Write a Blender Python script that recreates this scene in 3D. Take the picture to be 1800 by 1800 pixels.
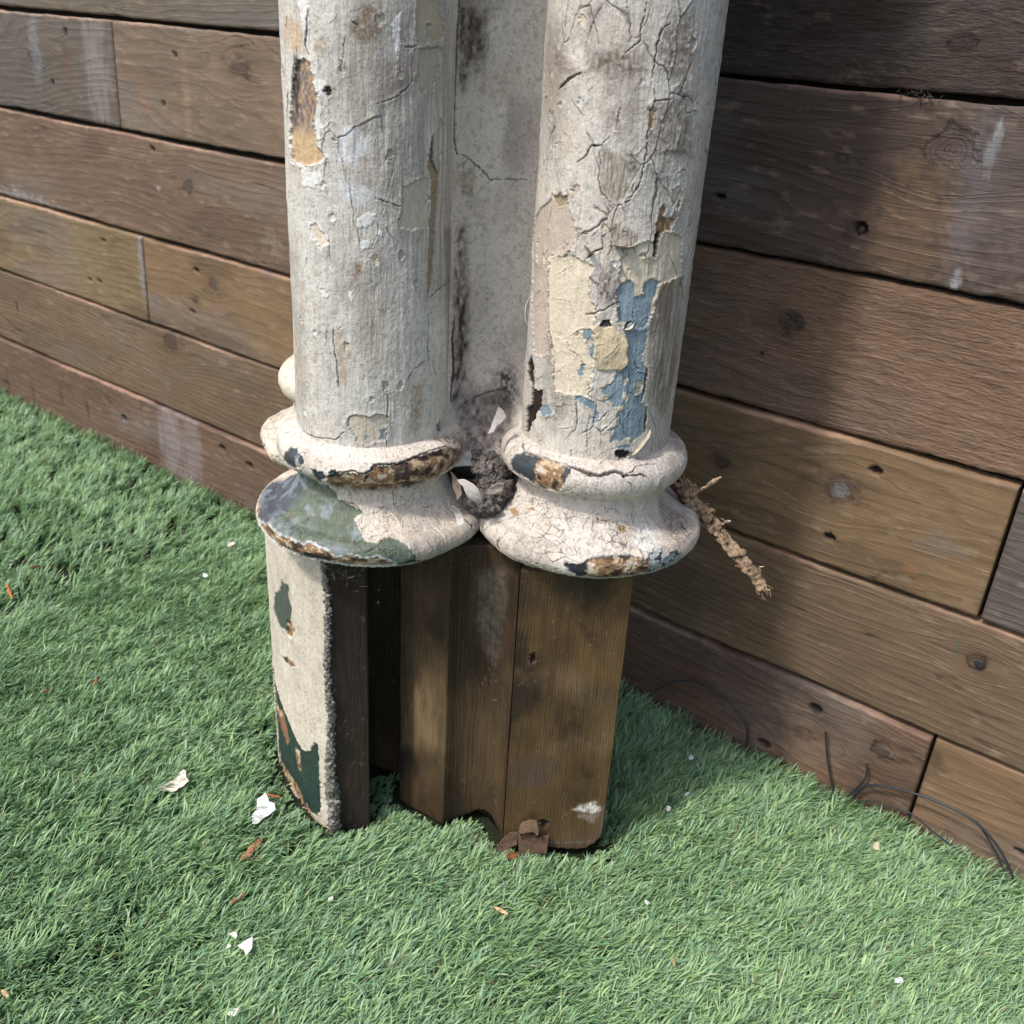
import bpy, math, random
import numpy as np
from mathutils import Vector, Matrix
# ------------------------------------------------------------------ scene, camera, light
for o in list(bpy.data.objects): bpy.data.objects.remove(o)
SC = bpy.context.scene
COL = SC.collection
rs = np.random.RandomState(7); random.seed(7)

IMG = 1800.0
cc = np.array([900., 900.]); v1 = np.array([-1740., -152.]); v2 = np.array([600., 4500.])   # vanishing points of the wall
FPX = math.sqrt(-(v1-cc) @ (v2-cc))
def _cd(v):
    d = np.array([v[0]-cc[0], -(v[1]-cc[1]), -FPX]); return d/np.linalg.norm(d)
CX = -_cd(v1); CZ = -_cd(v2); CY = np.cross(CZ, CX); RC = np.array([CX, CY, CZ])
CAMP = np.array([0., -1.2605, 1.0])
cam = bpy.data.cameras.new('camera'); camo = bpy.data.objects.new('camera', cam); COL.objects.link(camo)
cam.sensor_width = 36; cam.lens = 36*FPX/IMG; cam.clip_start = .02; cam.clip_end = 200
m4 = Matrix([list(RC[0])+[CAMP[0]], list(RC[1])+[CAMP[1]], list(RC[2])+[CAMP[2]], [0, 0, 0, 1]])
camo.matrix_world = m4
cam.dof.use_dof = True; cam.dof.focus_distance = 1.14; cam.dof.aperture_fstop = 8.5
SC.camera = camo

SUN_EL = 53.; SUN_TR = 18.3            # elevation; horizontal travel direction measured from +Y towards +X
w = bpy.data.worlds.new('World'); SC.world = w; w.use_nodes = True
nt = w.node_tree; bg = nt.nodes['Background']; sk = nt.nodes.new('ShaderNodeTexSky')
sk.sky_type = 'NISHITA'; sk.sun_disc = False; sk.sun_elevation = math.radians(SUN_EL); sk.sun_rotation = math.radians(180+SUN_TR)
sk.air_density = 1.0; sk.dust_density = 3.0; sk.ozone_density = .6
nt.links.new(sk.outputs[0], bg.inputs[0]); bg.inputs[1].default_value = .15
sl = bpy.data.lights.new('sun', 'SUN'); sl.energy = 1.95; sl.angle = math.radians(5); sl.color = (1, .955, .89)
so = bpy.data.objects.new('sun', sl); COL.objects.link(so)
ce = math.cos(math.radians(SUN_EL)); tr = math.radians(SUN_TR)
so.rotation_euler = Vector((ce*math.sin(tr), ce*math.cos(tr), -math.sin(math.radians(SUN_EL)))).to_track_quat('-Z', 'Y').to_euler()
so.location = (-2, -4, 5)
SC.view_settings.view_transform = 'Standard'; SC.view_settings.look = 'None'; SC.view_settings.gamma = 1
SC.view_settings.exposure = .68
SC.render.engine = 'CYCLES'

# ------------------------------------------------------------------ photo calibration helpers
def ray(px, py):
    d = RC @ np.array([px-cc[0], -(py-cc[1]), -FPX]); return d/np.linalg.norm(d)
def on_wall(px, py, y=0.):
    d = ray(px, py); return CAMP + d*((y-CAMP[1])/d[1])
def on_ground(px, py, z=0.):
    d = ray(px, py); return CAMP + d*((z-CAMP[2])/d[2])
def at_range(px, py, R):
    d = ray(px, py); return CAMP + d*(R/math.hypot(d[0], d[1]))
def project(P):
    q = (P-CAMP) @ RC
    return np.stack([cc[0]+q[..., 0]*FPX/(-q[..., 2]), cc[1]-q[..., 1]*FPX/(-q[..., 2])], -1)
def Z(ox, oy, s, pts): return [(ox+x/s, oy+y/s) for x, y in pts]
R1 = lambda p: Z(400, 0, 3.6, p); R2 = lambda p: Z(800, 0, 3.6, p); R3 = lambda p: Z(400, 400, 3.6, p)
R4 = lambda p: Z(800, 400, 3.6, p); R5 = lambda p: Z(400, 700, 3.6, p); R6 = lambda p: Z(800, 700, 3.6, p)
R7 = lambda p: Z(400, 1100, 3.6, p); R8 = lambda p: Z(800, 1100, 3.6, p)
W5 = lambda p: Z(1150, 1150, 2.769, p); W4 = lambda p: Z(1150, 550, 2.769, p); W3 = lambda p: Z(1150, 0, 2.769, p)
W1 = lambda p: Z(0, 0, 3.2727, p); W2 = lambda p: Z(0, 500, 3.2727, p)

# ------------------------------------------------------------------ numpy noise
def _h(ix, iy, iz, seed):
    n = (ix.astype(np.int64)*374761393 + iy.astype(np.int64)*668265263 + iz.astype(np.int64)*2147483647 + seed*1274126177) & 0xffffffff
    n = ((n ^ (n >> 13))*1274126177) & 0xffffffff
    n = ((n ^ (n >> 16))*2246822519) & 0xffffffff
    return ((n ^ (n >> 15)) & 0xffffff)/float(0xffffff)
def vn(x, y, z, seed=0):
    x = np.asarray(x, float); y = np.asarray(y, float)+0*x; z = np.asarray(z, float)+0*x
    ix, iy, iz = np.floor(x), np.floor(y), np.floor(z)
    fx, fy, fz = x-ix, y-iy, z-iz
    s = lambda t: t*t*t*(t*(t*6-15)+10)
    fx, fy, fz = s(fx), s(fy), s(fz); r = 0
    for a in (0, 1):
        for b in (0, 1):
            for c in (0, 1):
                r = r + _h(ix+a, iy+b, iz+c, seed)*(fx if a else 1-fx)*(fy if b else 1-fy)*(fz if c else 1-fz)
    return r*2-1
def fbm(x, y, z, octv=4, seed=0, g=.5):
    r = 0; a = 1; t = 0
    for i in range(octv):
        r = r + a*vn(x*2**i+i*17.3, y*2**i+i*5.1, z*2**i+i*9.7, seed+i); t += a; a *= g
    return r/t
def sm(e0, e1, x):
    t = np.clip((x-e0)/(e1-e0+1e-12), 0, 1); return t*t*(3-2*t)
def lin(r, g, b, k=1.):
    f = lambda c: (c/255/12.92) if c/255 <= .04045 else ((c/255+.055)/1.055)**2.4
    return np.array([f(r), f(g), f(b)])*k

# ------------------------------------------------------------------ object helpers
def tag(o, label=None, cat=None, group=None, kind=None):
    if label: o['label'] = label
    if cat: o['category'] = cat
    if group: o['group'] = group
    if kind: o['kind'] = kind
    return o
def mesh_np(name, V, F4=None, mat=None, parent=None, cols=None, fl=None, F3=None, smooth=True, caps=None):
    me = bpy.data.meshes.new(name); V = np.asarray(V, np.float32).reshape(-1, 3)
    loops = []; starts = []; tot = 0
    if F4 is not None and len(F4):
        F4 = np.asarray(F4, np.int32).reshape(-1, 4); loops.append(F4.ravel()); starts.append(np.arange(len(F4))*4); tot += len(F4)*4
    if F3 is not None and len(F3):
        F3 = np.asarray(F3, np.int32).reshape(-1, 3); loops.append(F3.ravel()); starts.append(tot+np.arange(len(F3))*3); tot += len(F3)*3
    for c in (caps or []):
        loops.append(np.array(c, np.int32)); starts.append(np.array([tot])); tot += len(c)
    L = np.concatenate(loops).astype(np.int32); S = np.concatenate(starts).astype(np.int32)
    me.vertices.add(len(V)); me.vertices.foreach_set('co', V.ravel())
    me.loops.add(len(L)); me.loops.foreach_set('vertex_index', L)
    me.polygons.add(len(S)); me.polygons.foreach_set('loop_start', S)
    me.polygons.foreach_set('use_smooth', np.full(len(S), smooth, bool))
    me.update(calc_edges=True)
    if cols is not None:
        a = me.color_attributes.new('col', 'FLOAT_COLOR', 'POINT')
        c4 = np.ones((len(V), 4), np.float32); c4[:, :3] = np.asarray(cols).reshape(-1, 3); a.data.foreach_set('color', c4.ravel())
    for k, v in (fl or {}).items():
        a = me.attributes.new(k, 'FLOAT', 'POINT'); a.data.foreach_set('value', np.asarray(v, np.float32).ravel())
    if mat: me.materials.append(mat)
    o = bpy.data.objects.new(name, me); COL.objects.link(o)
    if parent: o.parent = parent
    return o
def grid_faces(nu, nv, wrap=False):
    i = np.arange(nu if wrap else nu-1)[:, None]; j = np.arange(nv-1)[None, :]
    a = i*nv+j; i2 = (i+1) % nu; b = i2*nv+j
    return np.stack([a, b, b+1, a+1], -1).reshape(-1, 4)

class Canvas:
    """layers of paint, dirt, cracks and painted-in lit patches on one surface, in metres along the surface (S across, T along)"""
    def __init__(s, P, N, S, T, col, M=None, seed=0):
        s.P, s.N, s.S, s.T = P, N, S, T; s.sh = S.shape; s.seed = seed
        s.col = np.empty(s.sh+(3,)); s.col[:] = col; s.h = np.zeros(s.sh); s.r = np.full(s.sh, .7); s.top = np.ones(s.sh)
        PW = P if M is None else P @ M[:3, :3].T + M[:3, 3]
        NW = N if M is None else N @ M[:3, :3].T
        s.px = project(PW); s.front = ((CAMP-PW)*NW).sum(-1) > 0
        s.fz = np.linalg.norm(PW-CAMP, axis=-1); s.fi = np.flatnonzero(s.front.ravel()); s.fd = s.fz.ravel()[s.fi].astype(np.float32); s.fpx = s.px.reshape(-1, 2)[s.fi].astype(np.float32)
        s.jx = fbm(S*180, T*180, 3.1, 3, seed+50); s.jy = fbm(S*180, T*180, 8.7, 3, seed+51)
        s.kx = fbm(S*700, T*700, 3.1, 2, seed+52)
        # chip cells: paint breaks along straight little facets
        def cells(c):
            bx = np.floor(S/c); by = np.floor(T/c); bd = np.full(S.shape, 9.); vx = S.copy(); vy = T.copy()
            for i in (-1, 0, 1):
                for j in (-1, 0, 1):
                    z0 = bx*0; px_ = (bx+i+_h(bx+i, by+j, z0, seed+1))*c; py_ = (by+j+_h(bx+i, by+j, z0, seed+2))*c
                    d = (px_-S)**2+(py_-T)**2; k = d < bd; bd = np.where(k, d, bd); vx = np.where(k, px_, vx); vy = np.where(k, py_, vy)
            return vx-S, vy-T
        a1 = cells(.0042); a2 = cells(.0016); s.vx = a1[0]*.55+a2[0]*.6; s.vy = a1[1]*.55+a2[1]*.6
    def st(s, pts):
        out = []
        for x, y in pts:
            k = s.fi[np.argmin((s.fpx[:, 0]-x)**2+(s.fpx[:, 1]-y)**2+700*s.fd)]
            out.append((s.S.ravel()[k], s.T.ravel()[k]))
        return np.array(out)
    def sub(s, q, m):
        return np.nonzero((s.S > q[:, 0].min()-m) & (s.S < q[:, 0].max()+m) & (s.T > q[:, 1].min()-m) & (s.T < q[:, 1].max()+m))
    def dist(s, q, closed, jit, m=.012, cell=0.):
        ix = s.sub(q, m); x = s.S[ix]+s.jx[ix]*jit+s.kx[ix]*jit*.35+s.vx[ix]*cell; y = s.T[ix]+s.jy[ix]*jit+s.vy[ix]*cell
        d = np.full(x.shape, 9.); ins = np.zeros(x.shape, bool); n = len(q); par = np.zeros(x.shape)
        L = 0
        for i in range(n if closed else n-1):
            a, b = q[i], q[(i+1) % n]; e = b-a; ll = e @ e+1e-14
            t = np.clip(((x-a[0])*e[0]+(y-a[1])*e[1])/ll, 0, 1)
            dd = np.hypot(x-a[0]-t*e[0], y-a[1]-t*e[1]); k = dd < d; d = np.where(k, dd, d); par = np.where(k, (i+t)/(max(n-1, 1)), par)
            if closed:
                c = ((a[1] > y) != (b[1] > y)) & (x < (b[0]-a[0])*(y-a[1])/(b[1]-a[1]+1e-14)+a[0]); ins ^= c
        return ix, (np.where(ins, -d, d) if closed else d), par
    def hole(s, pts, col, depth=.0011, jit=.0016, lift=.0012, rough=.6, colf=None, rim=None, raw=False, rimw=.0014):
        """a missing flake: shows the layer below; its edge stands up"""
        q = np.array(pts) if raw else s.st(pts); ix, d, _ = s.dist(q, True, jit*.8, cell=min(1., jit/.0011))
        a = sm(.0003, -.0003, d)
        c = colf(s.S[ix], s.T[ix]) if colf else np.array(col)[None]
        s.col[ix] = s.col[ix]*(1-a[:, None])+c*a[:, None]
        s.h[ix] += -depth*sm(.0004, -.0005, d) + lift*np.exp(-np.clip(d, 0, 1)/.003)*(d > 0)
        s.r[ix] = s.r[ix]*(1-a)+rough*a; s.top[ix] *= 1-a*.7
        if rim is not None:
            k = np.exp(-((d-.0004)/rimw)**2)[:, None]*.85; s.col[ix] = s.col[ix]*(1-k)+np.array(rim)*k
        return s
    def crack(s, pts, wd=.0007, depth=.0014, jit=.0012, col=(.03, .024, .019), lift=.00022, taper=True, raw=False):
        q = np.array(pts) if raw else s.st(pts); ix, d, p = s.dist(q, False, jit, .006, cell=.3); wd = wd*.72 if wd < .0011 else wd
        ww = wd*(.35+.65*np.sin(np.clip(p, 0, 1)*math.pi)) if taper else wd
        a = sm(ww+.00035, ww-.00035, d); s.h[ix] += -depth*a+lift*np.exp(-((d-ww-.001)/.0016)**2)
        a = a[:, None]*(.9 if wd > .0005 else .72); s.col[ix] = s.col[ix]*(1-a)+np.array(col)*a
    def smudge(s, pts, col, al=.6, soft=.004, jit=.004, freq=(300, 300), contrast=1., raw=False, seed=0):
        q = np.array(pts) if raw else s.st(pts); ix, d, _ = s.dist(q, True, jit, .02)
        n = .5+contrast*fbm(s.S[ix]*freq[0], s.T[ix]*freq[1], 1.7+seed, 3, s.seed+60+seed)
        a = (al*sm(soft, -soft, d)*np.clip(n+.25, 0, 1.2))[:, None].clip(0, 1); s.col[ix] = s.col[ix]*(1-a)+np.array(col)*a
    def crackle(s, cx, cy, wd=.0003, depth=.0009, thr=.05, seed=0, col=(.05, .042, .035), al=.75, warp=.0035):
        # open network of cracks bounding plates of paint; plates sit at slightly different heights
        X = (s.S+warp*fbm(s.S*90, s.T*90, seed, 3, seed+700))/cx; Y = (s.T+warp*fbm(s.S*90, s.T*90, seed+9, 3, seed+701))/cy
        bx, by = np.floor(X), np.floor(Y); f1 = np.full(X.shape, 9.); f2 = f1.copy(); idv = np.zeros(X.shape); z0 = bx*0
        for i in (-1, 0, 1):
            for j in (-1, 0, 1):
                px_ = bx+i+_h(bx+i, by+j, z0, seed+3); py_ = by+j+_h(bx+i, by+j, z0, seed+4); d = np.hypot(px_-X, py_-Y); hv = _h(bx+i, by+j, z0, seed+5)
                k = d < f1; f2 = np.where(k, f1, np.minimum(f2, d)); f1 = np.where(k, d, f1); idv = np.where(k, hv, idv)
        e = (f2-f1)*min(cx, cy)*.6; m = sm(thr, thr+.12, fbm(s.S*22, s.T*14, seed+2, 3, seed+702)); a = sm(wd+.0003, wd-.0003, e)*m
        s.h += -depth*a+(idv-.5)*.0007*m+.0004*np.exp(-(e/.0022)**2)*m*(idv > .4); s.col *= (1+(idv-.5)*.10*m)[..., None]
        a = (a*al)[..., None]; s.col = s.col*(1-a)+np.array(col)*a
    def chips(s, n, box, cols, size=(.002, .006), depth=.0008, vert=1.4):
        rr = np.random.RandomState(s.seed+555)
        for _ in range(n):
            x = rr.uniform(box[0], box[1]); y = rr.uniform(box[2], box[3]); z = rr.uniform(*size); k = rr.randint(5, 9)
            q = [(x+z*rr.uniform(.4, 1.1)*math.cos(6.283*t/k), y+vert*z*rr.uniform(.4, 1.1)*math.sin(6.283*t/k)) for t in range(k)]
            s.hole(q, cols[rr.randint(len(cols))], depth, .0012, .0008, raw=True)
    def wander(s, n, box, step=.0022, ln=(4, 14), wd=(.0002, .0006), depth=.0013, vert=.0):
        rr = np.random.RandomState(s.seed+999)
        for _ in range(n):
            x = rr.uniform(box[0], box[1]); y = rr.uniform(box[2], box[3]); a = rr.uniform(0, 6.28) if rr.rand() > vert else math.pi/2+rr.normal(0, .15)
            q = [(x, y)]
            for _ in range(rr.randint(*ln)):
                a += rr.normal(0, .55*(1-vert*.6)); x += math.cos(a)*step; y += math.sin(a)*step; q.append((x, y))
            s.crack(q, rr.uniform(*wd), depth, .0008, raw=True, lift=.0004)
    def build(s, name, mat, parent, wrap=False, caps=None):
        V = s.P+s.N*s.h[..., None]
        return mesh_np(name, V, grid_faces(s.sh[0], s.sh[1], wrap), mat, parent, s.col.clip(0.003, .95), {'rgh': s.r, 'top': s.top}, caps=caps)

# ------------------------------------------------------------------ materials
def new_mat(name):
    m = bpy.data.materials.new(name); m.use_nodes = True; t = m.node_tree; b = t.nodes['Principled BSDF']; return m, t, b
def N_(t, typ, **kw):
    n = t.nodes.new(typ)
    for k, v in kw.items():
        if k.startswith('i_'): n.inputs[k[2:].replace('_', ' ')].default_value = v
        else: setattr(n, k, v)
    return n
def mth(t, op, a, b=None, clamp=False):
    n = t.nodes.new('ShaderNodeMath'); n.operation = op; n.use_clamp = clamp
    for i, v in enumerate((a, b)):
        if v is None: continue
        if isinstance(v, (int, float)): n.inputs[i].default_value = v
        else: t.links.new(v, n.inputs[i])
    return n.outputs[0]
def attr(t, name): return N_(t, 'ShaderNodeAttribute', attribute_name=name)
def noise(t, vec, scale, detail=4, rough=.55, sc=None):
    if sc:
        mp = N_(t, 'ShaderNodeMapping'); mp.inputs['Scale'].default_value = sc; t.links.new(vec, mp.inputs[0]); vec = mp.outputs[0]
    n = N_(t, 'ShaderNodeTexNoise'); n.inputs['Scale'].default_value = scale; n.inputs['Detail'].default_value = detail; n.inputs['Roughness'].default_value = rough
    t.links.new(vec, n.inputs['Vector']); return n.outputs['Fac']
def scale_col(t, col, fac):
    v = N_(t, 'ShaderNodeVectorMath', operation='SCALE'); t.links.new(col, v.inputs[0]); t.links.new(fac, v.inputs['Scale']); return v.outputs[0]

def paint_mat():
    m, t, b = new_mat('weathered_paint'); co = N_(t, 'ShaderNodeTexCoord').outputs['Object']
    sp = noise(t, co, 620, 4, .8); sp2 = noise(t, co, 230, 4, .7); st = noise(t, co, 1, 5, .65, (430, 430, 48)); bl = noise(t, co, 38, 5, .6)
    f = mth(t, 'ADD', mth(t, 'MULTIPLY', sp, .85), mth(t, 'MULTIPLY', sp2, .45))
    f = mth(t, 'ADD', f, mth(t, 'MULTIPLY', st, .22)); f = mth(t, 'ADD', f, mth(t, 'MULTIPLY', bl, .30)); f = mth(t, 'ADD', f, .10)
    # dark pin specks
    dk = mth(t, 'MULTIPLY', mth(t, 'SUBTRACT', mth(t, 'MULTIPLY', sp, -1.0), -.40), 9., True)
    f = mth(t, 'MULTIPLY', f, mth(t, 'SUBTRACT', 1., mth(t, 'MULTIPLY', dk, .45)))
    t.links.new(scale_col(t, attr(t, 'col').outputs['Color'], f), b.inputs['Base Color'])
    t.links.new(attr(t, 'rgh').outputs['Fac'], b.inputs['Roughness'])
    bp = N_(t, 'ShaderNodeBump', i_Strength=.9, i_Distance=.0015)
    hh = mth(t, 'ADD', mth(t, 'MULTIPLY', sp2, .5), mth(t, 'MULTIPLY', st, .9)); hh = mth(t, 'ADD', hh, mth(t, 'MULTIPLY', sp, .35)); hh = mth(t, 'ADD', hh, mth(t, 'MULTIPLY', bl, .8))
    t.links.new(hh, bp.inputs['Height']); t.links.new(bp.outputs[0], b.inputs['Normal'])
    b.inputs['Specular IOR Level'].default_value = .35
    return m
def wood_mat(name, axis, fib=1., ringamp=.5):
    """timber: 'grain' carries the growth-ring field, fibres run along axis"""
    m, t, b = new_mat(name); co = N_(t, 'ShaderNodeTexCoord').outputs['Object']
    sc = (26, 420, 420) if axis == 'x' else (420, 420, 20)
    sc2 = (4, 90, 90) if axis == 'x' else (90, 90, 4)
    fb = noise(t, co, 1, 5, .65, sc); fb2 = noise(t, co, 1, 4, .6, sc2); sp = noise(t, co, 900, 2, .6); bl = noise(t, co, 9, 5, .6)
    g = attr(t, 'grain').outputs['Fac']; g = mth(t, 'ADD', g, mth(t, 'MULTIPLY', fb2, .5))
    fr = mth(t, 'FRACT', g); ring = mth(t, 'POWER', fr, 2.6)                      # slow rise, sharp latewood line
    drop = mth(t, 'SUBTRACT', 1., mth(t, 'MULTIPLY', mth(t, 'SUBTRACT', fr, .88), 8.3, True)); ring = mth(t, 'MULTIPLY', ring, drop)
    f = mth(t, 'ADD', mth(t, 'MULTIPLY', fb, 1.0*fib), mth(t, 'MULTIPLY', fb2, .45)); f = mth(t, 'ADD', f, mth(t, 'MULTIPLY', bl, .35))
    f = mth(t, 'ADD', f, .28-.25*(fib-1)); f = mth(t, 'ADD', f, mth(t, 'MULTIPLY', sp, .4)); f = mth(t, 'ADD', f, -.1)
    f = mth(t, 'ADD', mth(t, 'MULTIPLY', ring, -ringamp), f); f = mth(t, 'MAXIMUM', f, .12)
    t.links.new(scale_col(t, attr(t, 'col').outputs['Color'], f), b.inputs['Base Color'])
    b.inputs['Roughness'].default_value = .66; b.inputs['Specular IOR Level'].default_value = .35
    rg_ = attr(t, 'rgh').outputs['Fac']; rb = noise(t, co, 1, 5, .7, (75, 300, 300) if axis == 'x' else (300, 300, 75)); rk = mth(t, 'MULTIPLY', mth(t, 'POWER', rg_, 4.), 3.2)
    bp = N_(t, 'ShaderNodeBump', i_Distance=.0022); hh = mth(t, 'ADD', mth(t, 'MULTIPLY', fb, .8), mth(t, 'MULTIPLY', ring, -.5))
    hh = mth(t, 'ADD', hh, mth(t, 'MULTIPLY', fb2, .8)); hh = mth(t, 'ADD', hh, mth(t, 'MULTIPLY', rb, rk)); t.links.new(hh, bp.inputs['Height'])
    t.links.new(mth(t, 'ADD', mth(t, 'MULTIPLY', attr(t, 'rgh').outputs['Fac'], 1.1), .15), bp.inputs['Strength']); t.links.new(bp.outputs[0], b.inputs['Normal'])
    return m
def plain_mat(name, col, rough=.7, nscale=300, amp=.8, bump=.0008, metal=0, attrcol=False, spec=.4):
    m, t, b = new_mat(name); co = N_(t, 'ShaderNodeTexCoord').outputs['Object']
    n1 = noise(t, co, nscale, 5, .65); f = mth(t, 'ADD', mth(t, 'MULTIPLY', n1, amp*1.6), 1-amp*.8)
    if attrcol: c = attr(t, 'col').outputs['Color']
    else:
        r = N_(t, 'ShaderNodeRGB'); r.outputs[0].default_value = (*col, 1); c = r.outputs[0]
    t.links.new(scale_col(t, c, f), b.inputs['Base Color']); b.inputs['Roughness'].default_value = rough; b.inputs['Metallic'].default_value = metal; b.inputs['Specular IOR Level'].default_value = spec
    bp = N_(t, 'ShaderNodeBump', i_Strength=.7, i_Distance=bump); t.links.new(n1, bp.inputs['Height']); t.links.new(bp.outputs[0], b.inputs['Normal'])
    return m
MP = paint_mat(); MWX = wood_mat('wall_timber', 'x', 1.35, .40); MWZ = wood_mat('plinth_timber', 'z', .85, .30)
M_DIRT = plain_mat('grey_dirt', (.15, .13, .11), .95, 500, 1., .0025, attrcol=True, spec=.1)
M_BARK = plain_mat('rotten_bark', (.28, .2, .14), .95, 420, 1.1, .002, attrcol=True, spec=.1)
M_CHIP = plain_mat('loose_flake', (.7, .66, .6), .7, 240, .35, .0005, attrcol=True)
M_WIRE = plain_mat('black_cable', (.02, .025, .03), .45, 80, .3, .0003)
M_NAIL = plain_mat('dull_steel', (.06, .055, .055), .6, 400, .9, .0008, .7)
M_SOIL = plain_mat('turf_backing_weave', (.020, .026, .014), .95, 300, 1., .003, spec=.1)

# ------------------------------------------------------------------ ground and turf
me = bpy.data.meshes.new('ground'); gn = 60
gx = np.linspace(-12, 12, gn); gy = np.linspace(-14, 10, gn); GX, GY = np.meshgrid(gx, gy, indexing='ij')
ground = mesh_np('ground', np.stack([GX, GY, GX*0], -1), grid_faces(gn, gn), M_SOIL); tag(ground, kind='structure')

a_ = np.array([.792, .611, 0.]); a_ /= np.linalg.norm(a_); b_ = np.array([-a_[1], a_[0], 0.])      # column axes: across and back
foot = np.array([(-.943, -.498), (-.881, -.526), (-.834, -.547), (-.762, -.549), (-.737, -.512), (-.81, -.43), (-.765, -.40), (-.741, -.448), (-.663, -.44), (-.632, -.40), (-.57, -.42), (-.465, -.346), (-.59, -.19), (-.95, -.30)])
def in_poly(x, y, q):
    ins = np.zeros(x.shape, bool)
    for i in range(len(q)):
        a, b = q[i], q[(i+1) % len(q)]
        ins ^= ((a[1] > y) != (b[1] > y)) & (x < (b[0]-a[0])*(y-a[1])/(b[1]-a[1]+1e-14)+a[0])
    return ins
def turf():
    T = []
    def tufts(n, x0, x1, y0, y1): return np.stack([rs.uniform(x0, x1, n), rs.uniform(y0, y1, n)], -1)
    t = np.concatenate([tufts(42000, -3.3, .75, -1.75, -.008), tufts(34000, -1.55, .35, -1.15, -.008), tufts(3000, -5.5, -3.3, -1.6, -.008)])
    pr = project(np.concatenate([t, 0*t[:, :1]], -1)); vis = (pr[:, 0] > -900) & (pr[:, 0] < 2500) & (pr[:, 1] < 2500)
    t = t[vis | (rs.rand(len(t)) < .3)]
    def fdist(x, y):
        d = np.full(x.shape, 9.)
        for i in range(len(foot)):
            a, b = foot[i], foot[(i+1) % len(foot)]; e = b-a; k = np.clip(((x-a[0])*e[0]+(y-a[1])*e[1])/(e @ e), 0, 1); d = np.minimum(d, np.hypot(x-a[0]-k*e[0], y-a[1]-k*e[1]))
        return d
    t = t[~in_poly(t[:, 0], t[:, 1], foot)]; fd_ = fdist(t[:, 0], t[:, 1]); t = t[fd_ > .004]; fd_ = fdist(t[:, 0], t[:, 1])
    nb = 7; n = len(t)*nb; tx = np.repeat(t[:, 0], nb); ty = np.repeat(t[:, 1], nb)
    # pile direction drifts slowly over the mat
    ang0 = .85+.55*vn(t[:, 0]*2.3, t[:, 1]*2.3, 0, 3)+.35*vn(t[:, 0]*9, t[:, 1]*9, 0, 4)+rs.normal(0, .45, len(t))
    ang = np.repeat(ang0, nb)+rs.normal(0, .55, n)
    lean = np.clip(rs.normal(.98, .26, n)+np.repeat(.18*vn(t[:, 0]*14, t[:, 1]*14, 0, 6), nb), .05, 1.38)
    wallk = sm(-.05, -.0, ty); lean = lean*(1-.55*wallk); ang = np.where((wallk > .05), ang-1.3*wallk, ang)
    L = np.repeat(.26+.74*sm(.010, .055, fd_), nb)*rs.uniform(.026, .046, n)*(1+.2*np.repeat(vn(t[:, 0]*30, t[:, 1]*30, 0, 8), nb)); W = rs.uniform(.00085, .00145, n)
    bx = tx+rs.normal(0, .0022, n); by = ty+rs.normal(0, .0022, n); by = np.minimum(by, -.003)
    ux, uy = np.cos(ang), np.sin(ang); roll = rs.normal(0, .6, n)
    lv = 5; V = np.zeros((n, lv*2-1, 3), np.float32); curl = rs.normal(.35, .35, n)
    px_, py_, pz_ = bx.copy(), by.copy(), np.zeros(n)
    sx, sy = -uy, ux; dirk = rs.normal(0, .25, n)
    for k in range(lv):
        f = k/(lv-1); wk = W*(1-.25*f) if k < lv-1 else 0*W
        wx, wy, wz = sx*np.cos(roll), sy*np.cos(roll), np.sin(roll)*.6
        if k < lv-1:
            V[:, 2*k] = np.stack([px_-wx*wk, py_-wy*wk, pz_-wz*wk], -1); V[:, 2*k+1] = np.stack([px_+wx*wk, py_+wy*wk, pz_+wz*wk], -1)
        else: V[:, 2*k] = np.stack([px_, py_, pz_], -1)
        le = lean*(.45+.7*f)+curl*f*.5; le = np.clip(le, 0, 1.75); ds = L/(lv-1)
        a2 = ang+dirk*f*2
        px_ = px_+np.cos(a2)*np.sin(le)*ds; py_ = py_+np.sin(a2)*np.sin(le)*ds; pz_ = np.maximum(pz_+np.cos(le)*ds, .0012)
    V[..., 1] = np.minimum(V[..., 1], -.0022)
    nvp = lv*2-1; base = (np.arange(n)*nvp)[:, None]
    F4 = np.concatenate([base+np.array([[2*k, 2*k+1, 2*k+3, 2*k+2]]) for k in range(lv-2)], 0)
    F3 = base+np.array([[2*lv-4, 2*lv-3, 2*lv-2]])
    pal = np.array([[.33, .49, .23], [.265, .42, .235], [.19, .33, .19], [.335, .49, .22], [.225, .375, .225], [.42, .56, .34]])*1.07
    kind = rs.choice(6, n, p=[.27, .20, .20, .12, .16, .05]); c = pal[kind]*rs.uniform(.85, 1.15, n)[:, None]
    th = rs.rand(n) < .018; c[th] = np.array([.19, .15, .09])
    C = np.repeat(c[:, None, :], nvp, 1)
    m, tt, b = new_mat('turf_fibre'); co = attr(tt, 'col').outputs['Color']
    b.inputs['Roughness'].default_value = .42; b.inputs['Specular IOR Level'].default_value = .55
    tt.links.new(co, b.inputs['Base Color'])
    tr_ = N_(tt, 'ShaderNodeBsdfTranslucent'); tt.links.new(co, tr_.inputs[0]); mx = N_(tt, 'ShaderNodeMixShader'); mx.inputs[0].default_value = .36
    out = tt.nodes['Material Output']; tt.links.new(b.outputs[0], mx.inputs[1]); tt.links.new(tr_.outputs[0], mx.inputs[2]); tt.links.new(mx.outputs[0], out.inputs[0])
    o = mesh_np('artificial_grass', V, F4, m, None, C, F3=F3)
    tag(o, 'green artificial grass covering the ground below the wall', 'grass', kind='stuff')
    # brown curled thatch at the roots, part of the same turf
turf()

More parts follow.
